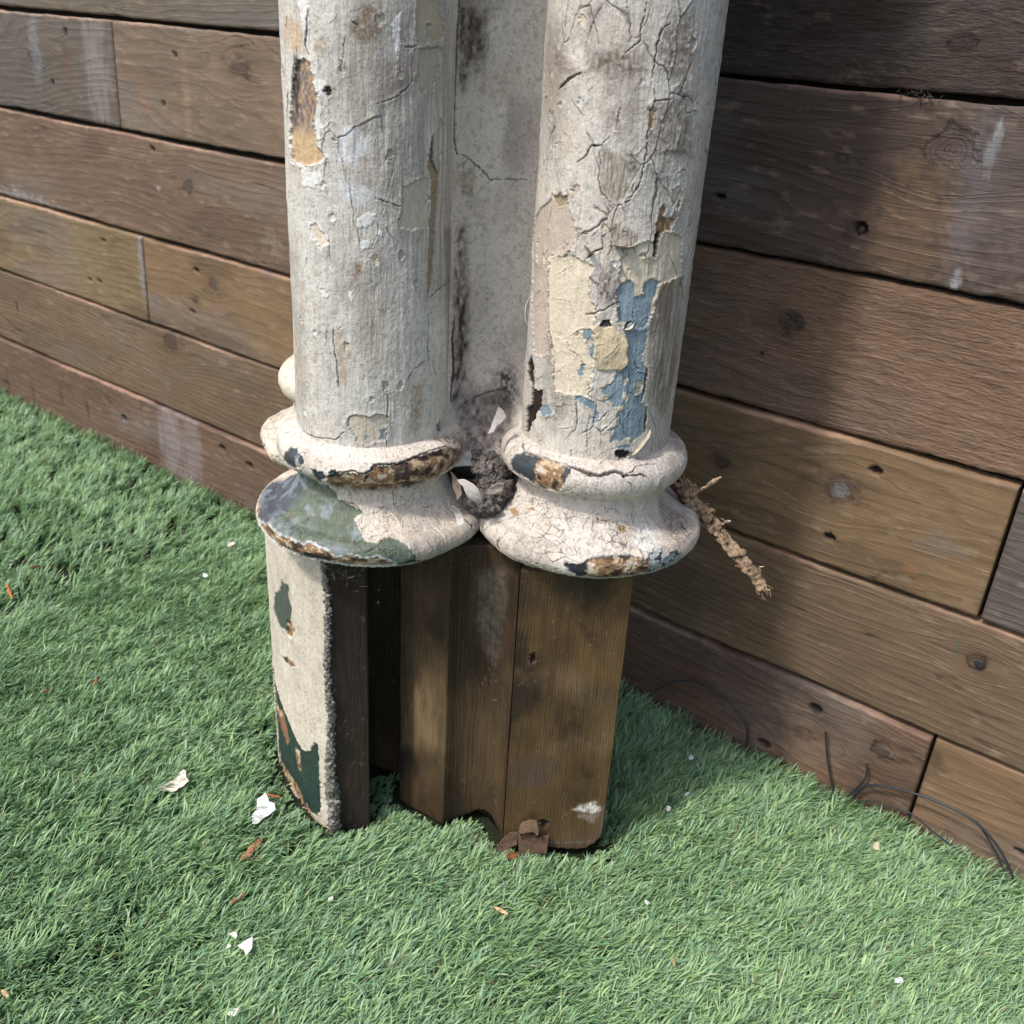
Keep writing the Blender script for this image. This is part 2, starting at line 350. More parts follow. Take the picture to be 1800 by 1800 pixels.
# ------------------------------------------------------------------ timber wall
wall = bpy.data.objects.new('timber_wall', None); COL.objects.link(wall); wall.location = (-1.4, 0, 0)
tag(wall, 'wall of reclaimed brown boards laid horizontally behind the column', 'wall')
KW = .73
ZS = [-.03, .177, .368, .560, .767, .978, 1.19, 1.39, 1.60, 1.80, 2.02]
def wx(px, py): return on_wall(px, py)[0]
J0 = wx(1615, 1380); J2R = wx(1757, 975); J2L = wx(257, 490); J4L = wx(205, 126)
#        row, x0, x1, colour(srgb), rough, ring frequency, proud, knots[(px,py,r)]
BRD = [
 (0, -6, J0-.002, (104, 80, 64), .35, 55, .002, [(1415, 1290, .012), (1550, 1318, .013), (330, 980, .010)]),
 (0, J0+.002, 3, (122, 96, 70), .35, 60, -.007, [(2100, 1500, .01)]),
 (1, -6, 3, (107, 86, 65), .40, 85, .000, [(1717, 1165, .010), (300, 600, .02)]),
 (2, -6, J2L-.001, (122, 101, 72), .30, 50, .003, [(-40, 480, .015)]),
 (2, J2L+.001, J2R-.0025, (117, 93, 66), .30, 42, .002, [(1478, 861, .019), (1268, 812, .010), (375, 500, .012), (345, 528, .007)]),
 (2, J2R+.0025, 3, (96, 86, 80), .45, 70, .004, [(1900, 1000, .012)]),
 (3, -6, -.95, (110, 88, 70), .35, 60, .001, [(330, 330, .014)]),
 (3, -.948, 3, (144, 114, 90), 1.0, 60, -.003, [(1388, 570, .015)]),
 (4, -6, J4L-.0015, (96, 86, 76), .45, 60, .002, [(60, 100, .012)]),
 (4, J4L+.0015, -.92, (117, 98, 80), .35, 45, .003, [(425, 118, .02)]),
 (4, -.918, 3, (77, 62, 53), .50, 60, .002, [(1676, 262, .022), (1480, 280, .006)]),
 (5, -6, -1.2, (104, 94, 80), .35, 50, -.002, []),
 (5, -1.197, 3, (70, 56, 48), .95, 60, -.004, [(1690, 75, .012)]),
 (6, -6, -.5, (100, 84, 68), .4, 60, .0, []), (6, -.497, 3, (96, 80, 64), .4, 60, .002, []),
 (7, -6, 3, (104, 86, 68), .4, 60, .001, []), (8, -6, 3, (96, 80, 66), .4, 60, .003, []), (9, -6, 3, (100, 82, 66), .4, 60, .0, []),
]
def axis_samples(x0, x1, dense, lo, hi):
    r = [x0]; x = x0
    while x < x1-1e-6:
        st = hi if (x < dense[0] or x > dense[1]) else (lo if x > -1.15 else lo*2)
        x = min(x+st, x1); r.append(x)
    return np.array(r)
Vs, Fs, Cs, Gs, Rr = [], [], [], [], []; off = 0
for bi, (row, x0, x1, c, rg, fq, proud, kn) in enumerate(BRD):
    gap = .0075+.003*rs.rand(); z0 = ZS[row]+gap*.5; z1 = ZS[row+1]-gap*.5; hi_row = row > 5
    xs = axis_samples(x0, x1, (-2.75, .12), .0026 if not hi_row else .05, .06); dz = .0028 if not hi_row else .03
    nz = int((z1-z0)/dz); zs = np.linspace(z0, z1, nz)
    # wrap each board over its top and bottom edges and ends
    pad = np.array([.024, .010, .004, .0012, .0])
    X, Zg = np.meshgrid(xs, zs, indexing='ij')
    wav = .0020*vn(X*6, row*7.7, 0, 70+bi)+.0009*vn(X*40, row*3.3, 0, 71+bi)+.0005*vn(X*150, row*3.3, 0, 72+bi)
    rel = (Zg-z0)/(z1-z0); Zd = Zg+wav*((rel > .5)*2-1.)*np.abs(rel*2-1)**6
    col = np.empty(X.shape+(3,)); cb = lin(*c, KW); cb = (cb*.90+cb.mean()*.10)*rs.uniform(.86, 1.10); col[:] = cb
    tone = 1+.22*fbm(X*5, Zg*16, bi*3.1, 4, 80+bi)+.10*fbm(X*25, Zg*60, bi, 3, 81+bi); col *= tone[..., None]
    gs = fbm(X*3.0, Zg*10, bi*5.3, 4, 90+bi); gk = (sm(.05, .5, gs)*.40)[..., None]; col = col*(1-gk)+lin(108, 103, 100, .9)*gk*.8
    dk = (sm(.15, .55, fbm(X*4.2, Zg*13, bi*2.2, 4, 95+bi))*.35)[..., None]; col = col*(1-dk)+lin(60, 47, 38, .85)*dk
    g = (Zg-z0)*fq + 5.5*fbm(X*1.1, Zg*4.5, bi*1.9, 3, 100+bi)+.7*fbm(X*7, Zg*30, bi, 3, 101+bi)
    zz = Zg.copy(); H = np.zeros(X.shape)
    for (kx, ky, kr) in kn:
        p = on_wall(kx, ky); dx = X-p[0]; dz_ = Zg-p[2]; rr_ = np.hypot(dx*.82, dz_*1.08)*(1+.22*vn(X*90, Zg*90, bi, 55))
        k2 = (kr*2.3)**2*np.exp(-(np.abs(dx)/(kr*3.8))**1.6); v = dz_**2-k2
        de = np.where(v > 0, np.sign(dz_)*np.sqrt(np.maximum(v, 0)), 0)-dz_; g = g+de*fq*1.5*np.exp(-(dz_/(kr*4.5))**2)
        q = rr_+kr*.22*vn(X*160, Zg*160, bi, 5)+kr*.1*vn(X*500, Zg*500, 0, 6); inn = sm(kr*1.0, kr*.85, q); g = np.where(q < kr*1.05, rr_*200, g)
        hal = np.exp(-(q/(kr*1.9))**2)[..., None]*.45; col = col*(1-hal)+lin(74, 56, 42, .9)*hal
        ink = (inn*.78*(.75+.4*vn(X*220, Zg*220, bi, 57)))[..., None].clip(0, 1); col = col*(1-ink)+lin(56, 46, 42, .9)*ink
        edge = np.exp(-((q-kr*.98)/.0014)**2); edge = edge*(.35+.65*sm(-.3, .3, vn(X*70, Zg*70, bi, 58))); col *= (1-.7*edge)[..., None]; H -= .0012*edge
    if rg > .7:
        rf = np.abs(fbm(X*38, Zg*170, bi, 4, 110+bi, .62)); H += (.0034*rf)*(1 if row == 3 else 1.3)-.001
        col *= (1+.45*(rf-.22))[..., None]
    ck = np.exp(-(np.abs(fbm(X*2.2, Zg*26, bi*4.4, 3, 130+bi))/.012)**2)*sm(.12, .35, fbm(X*3, Zg*9, bi, 2, 131+bi)); col *= (1-.6*ck)[..., None]; H -= .0012*ck
    pt = sm(.25, .55, fbm(X*30, Zg*110, bi*1.3, 4, 133+bi, .6))[..., None]*.30; col = col*(1-pt)+lin(150, 132, 112, .8)*pt
    H += .0005*fbm(X*20, Zg*160, bi, 3, 111+bi)
    # edges of the board: rounded arris, pale cut top with its lit edge painted into the colour
    e = np.minimum(zs-z0, z1-zs); ex = np.minimum(xs-x0, x1-xs); Y = -proud-H
    rd = .0022; er = np.clip(rd-e, 0, rd)[None, :]; er2 = np.clip(rd-ex, 0, rd)[:, None]; Y = Y+(rd-np.sqrt(np.maximum(rd**2-er**2, 0)))+(rd-np.sqrt(np.maximum(rd**2-er2**2, 0)))
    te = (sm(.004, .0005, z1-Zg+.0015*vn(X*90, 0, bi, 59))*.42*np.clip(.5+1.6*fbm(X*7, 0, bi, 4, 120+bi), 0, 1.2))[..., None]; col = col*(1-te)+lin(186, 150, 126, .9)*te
    A = dict(X=X, Z=Zg, col=col, H=H)
    BRD[bi] = BRD[bi]+(None,)
    # ---- stains and holes read off the photo, placed on the board surface
    def blot(pts, cl, al, sx, sz, nf=60, Xw=X, Zw=Zg, C_=col):
        pass
    def stain(px, py, rx, rz, cl, al, nf=(60, 60)):
        global col
        p = on_wall(px, py); d = ((X-p[0])/rx)**2+((Zg-p[2])/rz)**2; n = fbm(X*nf[0]*2, Zg*nf[1]*2, 3.3, 4, int(px))
        k = (np.clip(sm(1.5, .0, d+n*1.5), 0, 1)*al)[..., None]; k = k*.8; return col*(1-k)+lin(*cl, .88)*k
    def hole_w(px, py, rx, rz, dp=.006):
        p = on_wall(px, py); d = np.sqrt(((X-p[0])/rx)**2+((Zg-p[2])/rz)**2)+.15*vn(X*400, Zg*400, 0, 9); k = sm(1.1, .75, d)
        return col*(1-k[..., None]*.9), Y+dp*k
    if row == 4 and x1 < -1.5:
        for s_ in [(170, 110, .045, .12, (122, 116, 112), .75, (60, 12)), (62, 80, .022, .09, (126, 132, 138), .45), (118, 120, .02, .05, (90, 66, 50), .6), (20, 130, .12, .12, (70, 66, 66), .5)]: col = stain(*s_)
        for h_ in [(116, 56), (94, 145)]: col, Y = hole_w(*h_, .007, .008)
    if row == 4 and -2 < x0 < -1.5:
        for h_ in [(309, 97), (289, 182)]: col, Y = hole_w(*h_, .006, .006)
        for s_ in [(255, 170, .012, .05, (120, 88, 60), .6), (330, 170, .012, .09, (135, 112, 90), .5)]: col = stain(*s_)
    if row == 4 and x1 == 3:
        for s_ in [(1745, 265, .007, .030, (190, 198, 206), .6, (200, 60)), (1725, 270, .020, .05, (52, 56, 62), .6), (1682, 495, .005, .016, (190, 194, 200), .6, (200, 60)), (1508, 282, .016, .018, (52, 54, 52), .7), (1700, 380, .02, .08, (104, 98, 100), .5), (1790, 330, .09, .12, (96, 88, 86), .5), (1600, 400, .05, .08, (118, 92, 66), .4)]: col = stain(*s_)
        col, Y = hole_w(1514, 402, .0085, .0085, .010); col = stain(1502, 405, .016, .012, (45, 38, 34), .6)
        col, Y = hole_w(1268, 345, .008, .004)
    if row == 3 and x1 < 0:
        for h_ in [(269, 262)]: col, Y = hole_w(*h_, .008, .006)
        for s_ in [(40, 350, .16, .02, (140, 138, 138), .6, (40, 60)), (280, 331, .008, .005, (170, 165, 170), .6), (480, 430, .03, .03, (128, 118, 104), .5), (474, 433, .005, .012, (60, 48, 42), .7)]: col = stain(*s_)
    if row == 2 and x1 < -1.8:
        for s_ in [(252, 470, .012, .09, (126, 124, 128), .7, (90, 30)), (90, 480, .1, .05, (120, 92, 76), .4)]: col = stain(*s_)
        for h_ in [(177, 494), (160, 491), (183, 422)]: col, Y = hole_w(*h_, .010, .004)
    if row == 2 and -2.2 < x0 < -1:
        for h_ in [(347, 476), (340, 548), (1540, 827), (1459, 944)]: col, Y = hole_w(*h_, .0085, .0055, .012)
        for s_ in [(1478, 861, .011, .013, (128, 132, 142), .55, (260, 260)), (1445, 850, .03, .02, (66, 54, 46), .6), (1655, 960, .03, .02, (96, 92, 88), .5), (275, 530, .01, .02, (80, 84, 92), .7), (470, 470, .03, .02, (84, 84, 90), .5), (1600, 1000, .012, .01, (132, 92, 62), .5), (380, 502, .012, .014, (84, 74, 62), .6)]: col = stain(*s_)
    if row == 1:
        col, Y = hole_w(30, 540, .004, .02, .001); 
        for s_ in [(1724, 1165, .016, .014, (66, 50, 40), .6), (1240, 1085, .012, .01, (110, 96, 80), .4), (250, 560, .05, .03, (82, 70, 62), .5), (1680, 1140, .002, .02, (40, 92, 72), .7)]: col = stain(*s_)
    if row == 0 and x1 < 0:
        for s_ in [(302, 770, .045, .11, (128, 120, 120), .7, (70, 20)), (338, 790, .04, .11, (118, 108, 108), .75, (70, 20)), (100, 720, .1, .05, (96, 70, 54), .5), (270, 810, .06, .05, (86, 60, 46), .6), (1420, 1330, .05, .06, (126, 98, 76), .4), (1300, 1200, .1, .08, (64, 46, 40), .5)]: col = stain(*s_)
        for h_ in [(393, 788), (440, 818), (220, 735), (1434, 1246), (1343, 1306)]: col, Y = hole_w(*h_, .011, .008, .01)
        for (x_, y_) in [(15, 668), (60, 690), (108, 690), (155, 715)]: col = stain(x_, y_, .006, .035, (44, 34, 30), .8, (30, 30))
    if row == 0 and x1 == 3:
        for s_ in [(1640, 1345, .02, .02, (60, 48, 38), .7)]: col = stain(*s_)
        col, Y = hole_w(1795, 1505, .012, .005)
    P = np.stack([X, Y, Zd], -1)
    # returns round the four sides, into the gap
    yb = .026
    top = P[:, -1:].copy(); top[..., 1] = yb; bot = P[:, :1].copy(); bot[..., 1] = yb
    P2 = np.concatenate([bot, P, top], 1)
    l = P2[:1].copy(); l[..., 1] = yb; r = P2[-1:].copy(); r[..., 1] = yb; P2 = np.concatenate([l, P2, r], 0)
    ex_ = lambda A_: np.pad(A_, [(1, 1), (1, 1)]+[(0, 0)]*(A_.ndim-2), mode='edge')
    Vs.append(P2.reshape(-1, 3)); Fs.append(grid_faces(*P2.shape[:2])[:, ::-1]+off); off += P2.shape[0]*P2.shape[1]
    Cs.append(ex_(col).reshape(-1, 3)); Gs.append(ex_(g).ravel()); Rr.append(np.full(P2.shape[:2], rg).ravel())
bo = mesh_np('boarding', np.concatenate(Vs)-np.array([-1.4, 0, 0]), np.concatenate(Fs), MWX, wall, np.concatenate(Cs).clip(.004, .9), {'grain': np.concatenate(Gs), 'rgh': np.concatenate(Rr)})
bk = np.array([[-6, .030, -.03], [3, .030, -.03], [3, .030, 2.02], [-6, .030, 2.02], [-6, .06, -.03], [3, .06, -.03], [3, .06, 2.02], [-6, .06, 2.02]])-np.array([-1.4, 0, 0])
mesh_np('backing', bk, [[0, 1, 2, 3], [5, 4, 7, 6], [3, 2, 6, 7], [1, 0, 4, 5], [0, 3, 7, 4], [2, 1, 5, 6]], plain_mat('dark_backing', (.012, .010, .009), .95, 50, .3), wall, smooth=False)
def disc(name, p, r, nrm, mat, parent, th=.0015):
    nrm = Vector(nrm).normalized(); q = nrm.to_track_quat('Z', 'Y'); vs = []; n = 20
    for (rr_, zz_) in ((r, 0), (r, th*.6), (r*.8, th), (0.3*r, th*.85)):
        for k in range(n): vs.append(Vector(p)+q @ Vector((rr_*math.cos(6.2832*k/n)*(1+.03*math.sin(3*k)), rr_*math.sin(6.2832*k/n), zz_)))
    f = [[j*n+k, j*n+(k+1) % n, (j+1)*n+(k+1) % n, (j+1)*n+k] for j in range(3) for k in range(n)]
    return mesh_np(name, np.array([list(v) for v in vs])-np.array([-1.4, 0, 0]) if parent == wall else np.array([list(v) for v in vs]), f, mat, parent, caps=[[3*n+k for k in range(n)]])
for (px, py, r) in [(1722, 1168, .0062), (1514, 404, .0042), (1340, 620, .003)]:
    p = on_wall(px, py, -.001 if px != 1514 else .004); disc('nail_head', p, r, (0, -1, 0), M_NAIL, wall, .0008)

# ------------------------------------------------------------------ the column
TILT = .021
C1 = np.array([-.781, -.457, 0]); C2 = np.array([-.567, -.295, 0]); C3 = np.array([-.955, -.306, 0])
ORG = (C1+C2+C3)/3; ORG[2] = 0
colm = bpy.data.objects.new('clustered_column', None); COL.objects.link(colm)
ax = Vector(b_).normalized(); rotm = Matrix.Rotation(-math.atan(TILT), 4, ax)
if (rotm @ Vector((0, 0, 1))).dot(Vector(a_)) > 0: rotm = Matrix.Rotation(math.atan(TILT), 4, ax)
colm.matrix_world = Matrix.Translation(Vector(ORG+a_*.5*TILT)) @ rotm
tag(colm, 'salvaged timber column of clustered round shafts with peeling white paint standing on the turf', 'column')
MC = np.array(colm.matrix_world); MCI = np.linalg.inv(MC)
def loc(p): return np.asarray(p, float)-ORG                         # plan point -> column's own frame
def toloc(p): return (MCI @ np.array([*p, 1.]))[:3]                   # world point -> column's own frame

TOPC = lin(206, 198, 184, .80)          # weathered top coat
CREAM = lin(222, 210, 188, .86); BLUE = lin(140, 160, 171, .82); SLATE = lin(72, 80, 86, .75); GREEN = lin(84, 98, 84, .85)
PINK = lin(204, 190, 176, .80); WOODD = lin(58, 42, 36, .8); TAN = lin(190, 158, 118, .8); WHITE = lin(232, 232, 228, .85)
def rustf(seed, dark=.0, mix=1.):
    def f(S, T):
        n = fbm(S*260, T*260, seed, 4, 200+seed); m_ = fbm(S*110, T*110, seed+5, 4, 210+seed)
        c = lin(156, 122, 88, .75)+0*n[:, None]
        k = sm(-.05, .35, n)[:, None]; c = c*(1-k)+lin(204, 182, 148, .82)*k
        k = sm(.0+dark*-.3, -.35, m_)[:, None]; c = c*(1-k)+lin(66, 54, 46, .8)*k
        k = sm(.30, .45, m_)[:, None]; c = c*(1-k)+lin(206, 196, 180, .85)*k
        return c
    return f
def lathe(C, prof, T0, nth_front, nth_back, M=MC, wig=.0, seed=0, fd=None, dz=.0009):
    """surface of revolution about C; profile (r, z), resampled finely"""
    c = loc(C); prof = np.array(prof, float)
    fd = fd if fd is not None else math.atan2(CAMP[1]-C[1], CAMP[0]-C[0])
    th = np.concatenate([np.linspace(-1.95, 1.95, nth_front), np.linspace(1.95, 2*math.pi-1.95, nth_back+2)[1:-1]])
    seg = np.hypot(*np.diff(prof, axis=0).T); L = np.concatenate([[0], np.cumsum(seg)])
    return c, th, fd, prof, L
def lathe_canvas(C, prof, ts, nf, nb, col, seed=0, wig=.001, cover=1.95, oval=None):
    c = loc(C); prof = np.array(prof, float); fd = math.atan2(CAMP[1]-C[1], CAMP[0]-C[0])
    th = np.concatenate([np.linspace(-cover, cover, nf), np.linspace(cover, 2*math.pi-cover, nb+2)[1:-1]])
    L = np.concatenate([[0], np.cumsum(np.hypot(*np.diff(prof, axis=0).T))])
    r = np.interp(ts, L, prof[:, 0]); z = np.interp(ts, L, prof[:, 1])
    TH, R_ = np.meshgrid(th, r, indexing='ij'); _, Z_ = np.meshgrid(th, z, indexing='ij'); _, T_ = np.meshgrid(th, ts, indexing='ij')
    dr = np.gradient(r, ts); dz = np.gradient(z, ts); nr = dz; nz = -dr; nn = np.hypot(nr, nz)+1e-9; sg = 1 if nr[np.argmax(np.abs(nr))] > 0 else -1
    nr, nz = sg*nr/nn, sg*nz/nn
    A_ = fd+TH; ca, sa = np.cos(A_), np.sin(A_)
    P = np.stack([c[0]+R_*ca, c[1]+R_*sa, Z_], -1); N = np.stack([ca*nr[None], sa*nr[None], np.broadcast_to(nz[None], ca.shape)], -1)
    w_ = wig*fbm(ca*2.2+seed, sa*2.2, Z_*7, 3, seed); P = P+N*w_[..., None]
    rm = prof[:, 0].mean() if prof[:, 0].std() > .004 else prof[0, 0]
    return Canvas(P, N, TH*rm, T_, col, MC, seed)

def top_coat(cv, seed, dirt=.35, warm=.3, streak=.35):
    S, T = cv.S, cv.T
    n = fbm(S*26, T*12, seed, 5, seed+1); cv.col *= (1.13+.14*n)[..., None]
    k = (sm(.05, .55, fbm(S*20, T*9, seed+3, 5, seed+2))*dirt)[..., None]; cv.col = cv.col*(1-k)+lin(120, 108, 98, .8)*k
    k = (sm(.1, .6, fbm(S*34, T*22, seed+6, 4, seed+4))*warm)[..., None]; cv.col = cv.col*(1-k)+lin(204, 180, 150, .8)*k
    Sw = S+.004*fbm(S*25, T*22, seed, 3, seed+30); k = (sm(.1, .5, fbm(Sw*330, T*24, seed+9, 4, seed+5))*streak)[..., None]; cv.col = cv.col*(1-k*.7)+lin(138, 126, 116, .8)*k*.7
    cv.h += .0007*fbm(S*60, T*40, seed, 4, seed+6)+.0004*fbm(Sw*340, T*26, seed, 3, seed+7)
    p_ = _h(np.floor((S+cv.vx)*2e3), np.floor((T+cv.vy)*2e3), S*0, seed)[..., None]; cv.col *= .95+.10*p_
    cv.h += .00022*fbm(S*900, T*900, seed, 2, seed+17)+.0005*np.abs(fbm(S*140, T*110, seed, 4, seed+18, .65))
    k = (sm(.12, .45, fbm(S*170, T*150, seed+11, 4, seed+12, .65))*.30)[..., None]; cv.col = cv.col*(1-k)+lin(136, 126, 114, .8)*k
    k = (sm(.2, .5, fbm(S*120, T*90, seed+13, 4, seed+14, .65))*.45)[..., None]; cv.col = cv.col*(1-k)+lin(228, 224, 214, .85)*k
    # dark mould specks
    k = (sm(.42, .62, fbm(S*420, T*420, seed, 2, seed+8))*.35)[..., None]; cv.col = cv.col*(1-k)+lin(86, 76, 68, .7)*k

RS = .0885
zsh = np.concatenate([np.arange(.545, 1.10, .00085), np.linspace(1.105, 2.25, 60)])
shaft_prof = [(RS, .545), (RS, 2.25)]
# ---- right shaft
s2 = lathe_canvas(C2, shaft_prof, zsh-.545, 430, 60, lin(204, 199, 190, .82), 11, .002)
top_coat(s2, 11, .55, .25, .2)
s2.smudge(R2([(630, 310), (770, 420), (840, 470), (700, 480), (620, 400)]), lin(132, 118, 104, .8), .75, freq=(60, 700))
s2.smudge(R2([(920, 930), (1080, 990), (1110, 1200), (1030, 1290), (920, 1220)]), lin(138, 122, 106, .8), .8, freq=(700, 90), jit=.002)
s2.smudge(R2([(1000, 1400), (1180, 1500), (1080, 1620), (990, 1560)]), lin(128, 114, 102, .8), .8, freq=(700, 90), jit=.002)
s2.smudge(R2([(830, 330), (1000, 300), (1190, 350), (1240, 460), (1000, 520), (850, 450)]), lin(112, 98, 88, .8), .8, .008)
s2.smudge(R2([(1280, 160), (1500, 100), (1500, 420), (1400, 500), (1280, 450)]), lin(134, 122, 112, .8), .8, .008)
s2.smudge(R2([(1260, 640), (1480, 600), (1500, 1000), (1240, 1000)]), lin(132, 120, 106, .8), .75, .008)
s2.smudge(R2([(1080, 960), (1160, 1000), (1150, 1120), (1080, 1120)]), lin(90, 78, 72, .8), .8, .005)
s2.smudge(R2([(820, 80), (960, 0), (930, 60), (840, 220)]), lin(128, 120, 116, .8), .7, .004, freq=(500, 60))
s2.smudge(R4([(930, 260), (1030, 220), (1040, 480), (960, 520), (900, 400)]), lin(110, 98, 94, .8), .85, .006)
s2.smudge(R4([(1280, 340), (1440, 200), (1400, 900), (1320, 1200), (1220, 1100), (1230, 600)]), lin(136, 118, 96, .8), .8, .008, freq=(400, 30))
s2.smudge(R4([(400, 560), (600, 700), (640, 1000), (560, 1050), (400, 900)]), lin(196, 192, 184, .8), .6, .006)
s2.hole(R2([(515, 1355), (560, 1300), (610, 1262), (612, 1232), (710, 1235), (712, 1190), (752, 1400), (765, 1480), (740, 1600), (590, 1630), (595, 1800), (590, 2250), (500, 2240), (470, 1500)]), PINK, .0010, .0010, .0010)
s2.hole(R2([(612, 1232), (710, 1235), (716, 1300), (640, 1310)]), lin(176, 164, 138, .8), .0006, .0006, .0004)
creamA = R4([(600, 180), (740, 170), (770, 200), (820, 210), (880, 240), (850, 300), (850, 420), (880, 480), (885, 570), (870, 640), (860, 780), (880, 830), (870, 900), (850, 1080), (780, 1050), (640, 1040), (625, 960), (625, 870), (600, 680), (590, 480), (590, 300)])
s2.hole(creamA, CREAM, .0009, .0012, .0012, rim=lin(226, 218, 200, .8), rimw=.0008)
s2.hole(R4([(1055, 190), (1110, 135), (1180, 95), (1250, 90), (1290, 60), (1330, 20), (1440, 60), (1430, 300), (1300, 360), (1260, 480), (1240, 560), (1200, 640), (1100, 640), (1030, 600), (1025, 400)]), CREAM, .0011, .0012, .0014)
s2.hole(R2([(1370, 1200), (1410, 1180), (1440, 1230), (1400, 1330), (1370, 1300)]), CREAM*.9, .0007, .0008)
s2.hole(R2([(1232, 690), (1250, 660), (1262, 690), (1245, 820), (1228, 820)]), TAN*.9, .0006, .0005)
blue = R4([(1025, 400), (1050, 350), (1100, 330), (1140, 360), (1142, 430), (1195, 430), (1200, 350), (1240, 325), (1300, 340), (1280, 400), (1245, 480), (1240, 560), (1215, 620), (1220, 700), (1180, 850), (1215, 890), (1205, 960), (1180, 1110), (1210, 1130), (1205, 1290), (1150, 1340), (1120, 1370), (1090, 1330), (1060, 1350), (980, 1360), (1010, 1290), (960, 1280), (1020, 1250), (1020, 1180), (1060, 1130), (1000, 1140), (960, 1080), (910, 1020), (990, 990), (1020, 920), (1090, 870), (1100, 750), (1070, 640), (1110, 600), (1060, 600), (1030, 600)])
bluef = lambda S, T: BLUE*(1+.10*fbm(S*90, T*60, 2, 3, 300))[:, None]
s2.hole(blue, BLUE, .0006, .0009, .0006, .5, bluef, rim=lin(206, 190, 156, .8), rimw=.0007)
for q in ([(800, 650), (860, 640), (870, 690), (885, 760), (870, 820), (840, 770), (830, 720), (810, 700)], [(760, 945), (800, 870), (825, 860), (805, 940)], [(740, 1060), (790, 1060), (850, 1090), (900, 1130), (905, 1200), (870, 1230), (880, 1160), (800, 1110), (760, 1090)], [(520, 1140), (590, 1120), (610, 1170), (560, 1200)], [(1020, 1385), (1110, 1375), (1120, 1410), (1040, 1400)], [(860, 1205), (905, 1200), (900, 1230), (870, 1232)]):
    s2.hole(R4(q), BLUE*1.05, .0005, .0012, .0004, .5, bluef)
for q in ([(1070, 1030), (1095, 1080), (1080, 1115), (1060, 1080)], [(1080, 1330), (1120, 1340), (1100, 1370), (1070, 1365)]): s2.hole(R4(q), CREAM, -.0004, .0012, 0)
gash = [(490, 795), (505, 900), (500, 1000), (520, 1040), (550, 1020), (550, 1130), (510, 1200), (465, 1300), (447, 1290), (450, 1130), (480, 1120), (485, 1000), (460, 940), (460, 860)]
darkw = lambda S, T: lin(52, 38, 34, .8)*(1+.9*np.clip(fbm(S*300, T*90, 3, 3, 310), -.6, 2))[:, None]
s2.hole(R4(gash), WOODD, .0030, .0012, .0014, .8, darkw)
s2.hole(R4([(1000, 1430), (1040, 1402), (1100, 1410), (1115, 1440), (1055, 1470)]), WOODD, .004, .001, .0016, .8, darkw)
s2.hole(R2([(1320, 1290), (1337, 1330), (1300, 1395), (1360, 1380), (1430, 1260), (1400, 1370), (1355, 1470), (1330, 1450), (1290, 1520), (1275, 1630), (1258, 1625), (1270, 1480), (1290, 1340)]), WOODD, .0028, .001, .0012, .8, rustf(4, .6))
s2.hole(R2([(1262, 1480), (1300, 1460), (1288, 1530), (1275, 1635), (1258, 1625)]), lin(30, 24, 22), .002, .0004, 0)
# curling flap that hangs by its top edge
flap = R4([(870, 640), (905, 603), (990, 600), (1040, 650), (1095, 710), (1085, 800), (1100, 850), (1050, 900), (900, 900), (882, 820), (890, 740)])
q = s2.st(flap); ix, d, _ = s2.dist(q, True, .0006); k = sm(.0003, -.0003, d)
s2.col[ix] = s2.col[ix]*(1-k[:, None])+lin(216, 198, 166, .86)*k[:, None]; tt_ = (q[:, 1].max()-s2.T[ix])/(q[:, 1].max()-q[:, 1].min())
s2.h[ix] += k*(.0018+.0022*np.sin(np.clip(tt_, 0, 1)*3.1)+.0008*fbm(s2.S[ix]*120, s2.T[ix]*90, 2, 2, 5)); s2.r[ix] = .5
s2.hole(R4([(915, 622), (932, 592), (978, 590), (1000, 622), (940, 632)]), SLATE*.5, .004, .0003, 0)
s2.crack(R4([(890, 745), (960, 735)]), .0004, .001); s2.crack(R4([(1030, 735), (1000, 790), (940, 830)]), .0004, .001)
s2.crack(R4([(1060, 650), (1090, 610), (1115, 598)]), .0014, .003)
for q_, w_ in [([(1215, 0), (1200, 100), (1175, 200), (1170, 260), (1110, 310), (1060, 360)], .0007), ([(1360, 150), (1310, 180), (1280, 280), (1260, 400), (1240, 540)], .0009), ([(650, 575), (700, 520), (740, 485), (800, 460)], .0016),
    ([(765, 1030), (830, 980), (860, 920), (920, 925), (980, 860)], .0010), ([(820, 800), (860, 910)], .0005), ([(1060, 640), (1035, 740), (1020, 830)], .0006), ([(920, 930), (915, 1050), (905, 1130), (920, 1220), (960, 1260), (1020, 1300)], .0007),
    ([(1260, 560), (1265, 640), (1240, 700), (1220, 850), (1210, 960), (1170, 1160), (1110, 1270), (1030, 1300), (1000, 1360), (990, 1500), (1000, 1600)], .0007), ([(1260, 640), (1320, 635), (1380, 620)], .0008), ([(612, 870), (612, 970)], .0005), ([(615, 915), (680, 900)], .0005),
    ([(820, 300), (850, 210), (880, 130), (945, 10)], .0006), ([(715, 0), (700, 100), (690, 260)], .0005), ([(575, 1560), (590, 1400), (605, 1310)], .0005), ([(1345, 1110), (1350, 1200)], .0006), ([(780, 1480), (850, 1480)], .0006),
    ([(1110, 1810), (1060, 1700)], .0004), ([(525, 1080), (545, 560), (548, 250)], .0007), ([(940, 1580), (930, 1500), (960, 1480)], .0006)]:
    s2.crack(R2(q_), w_)
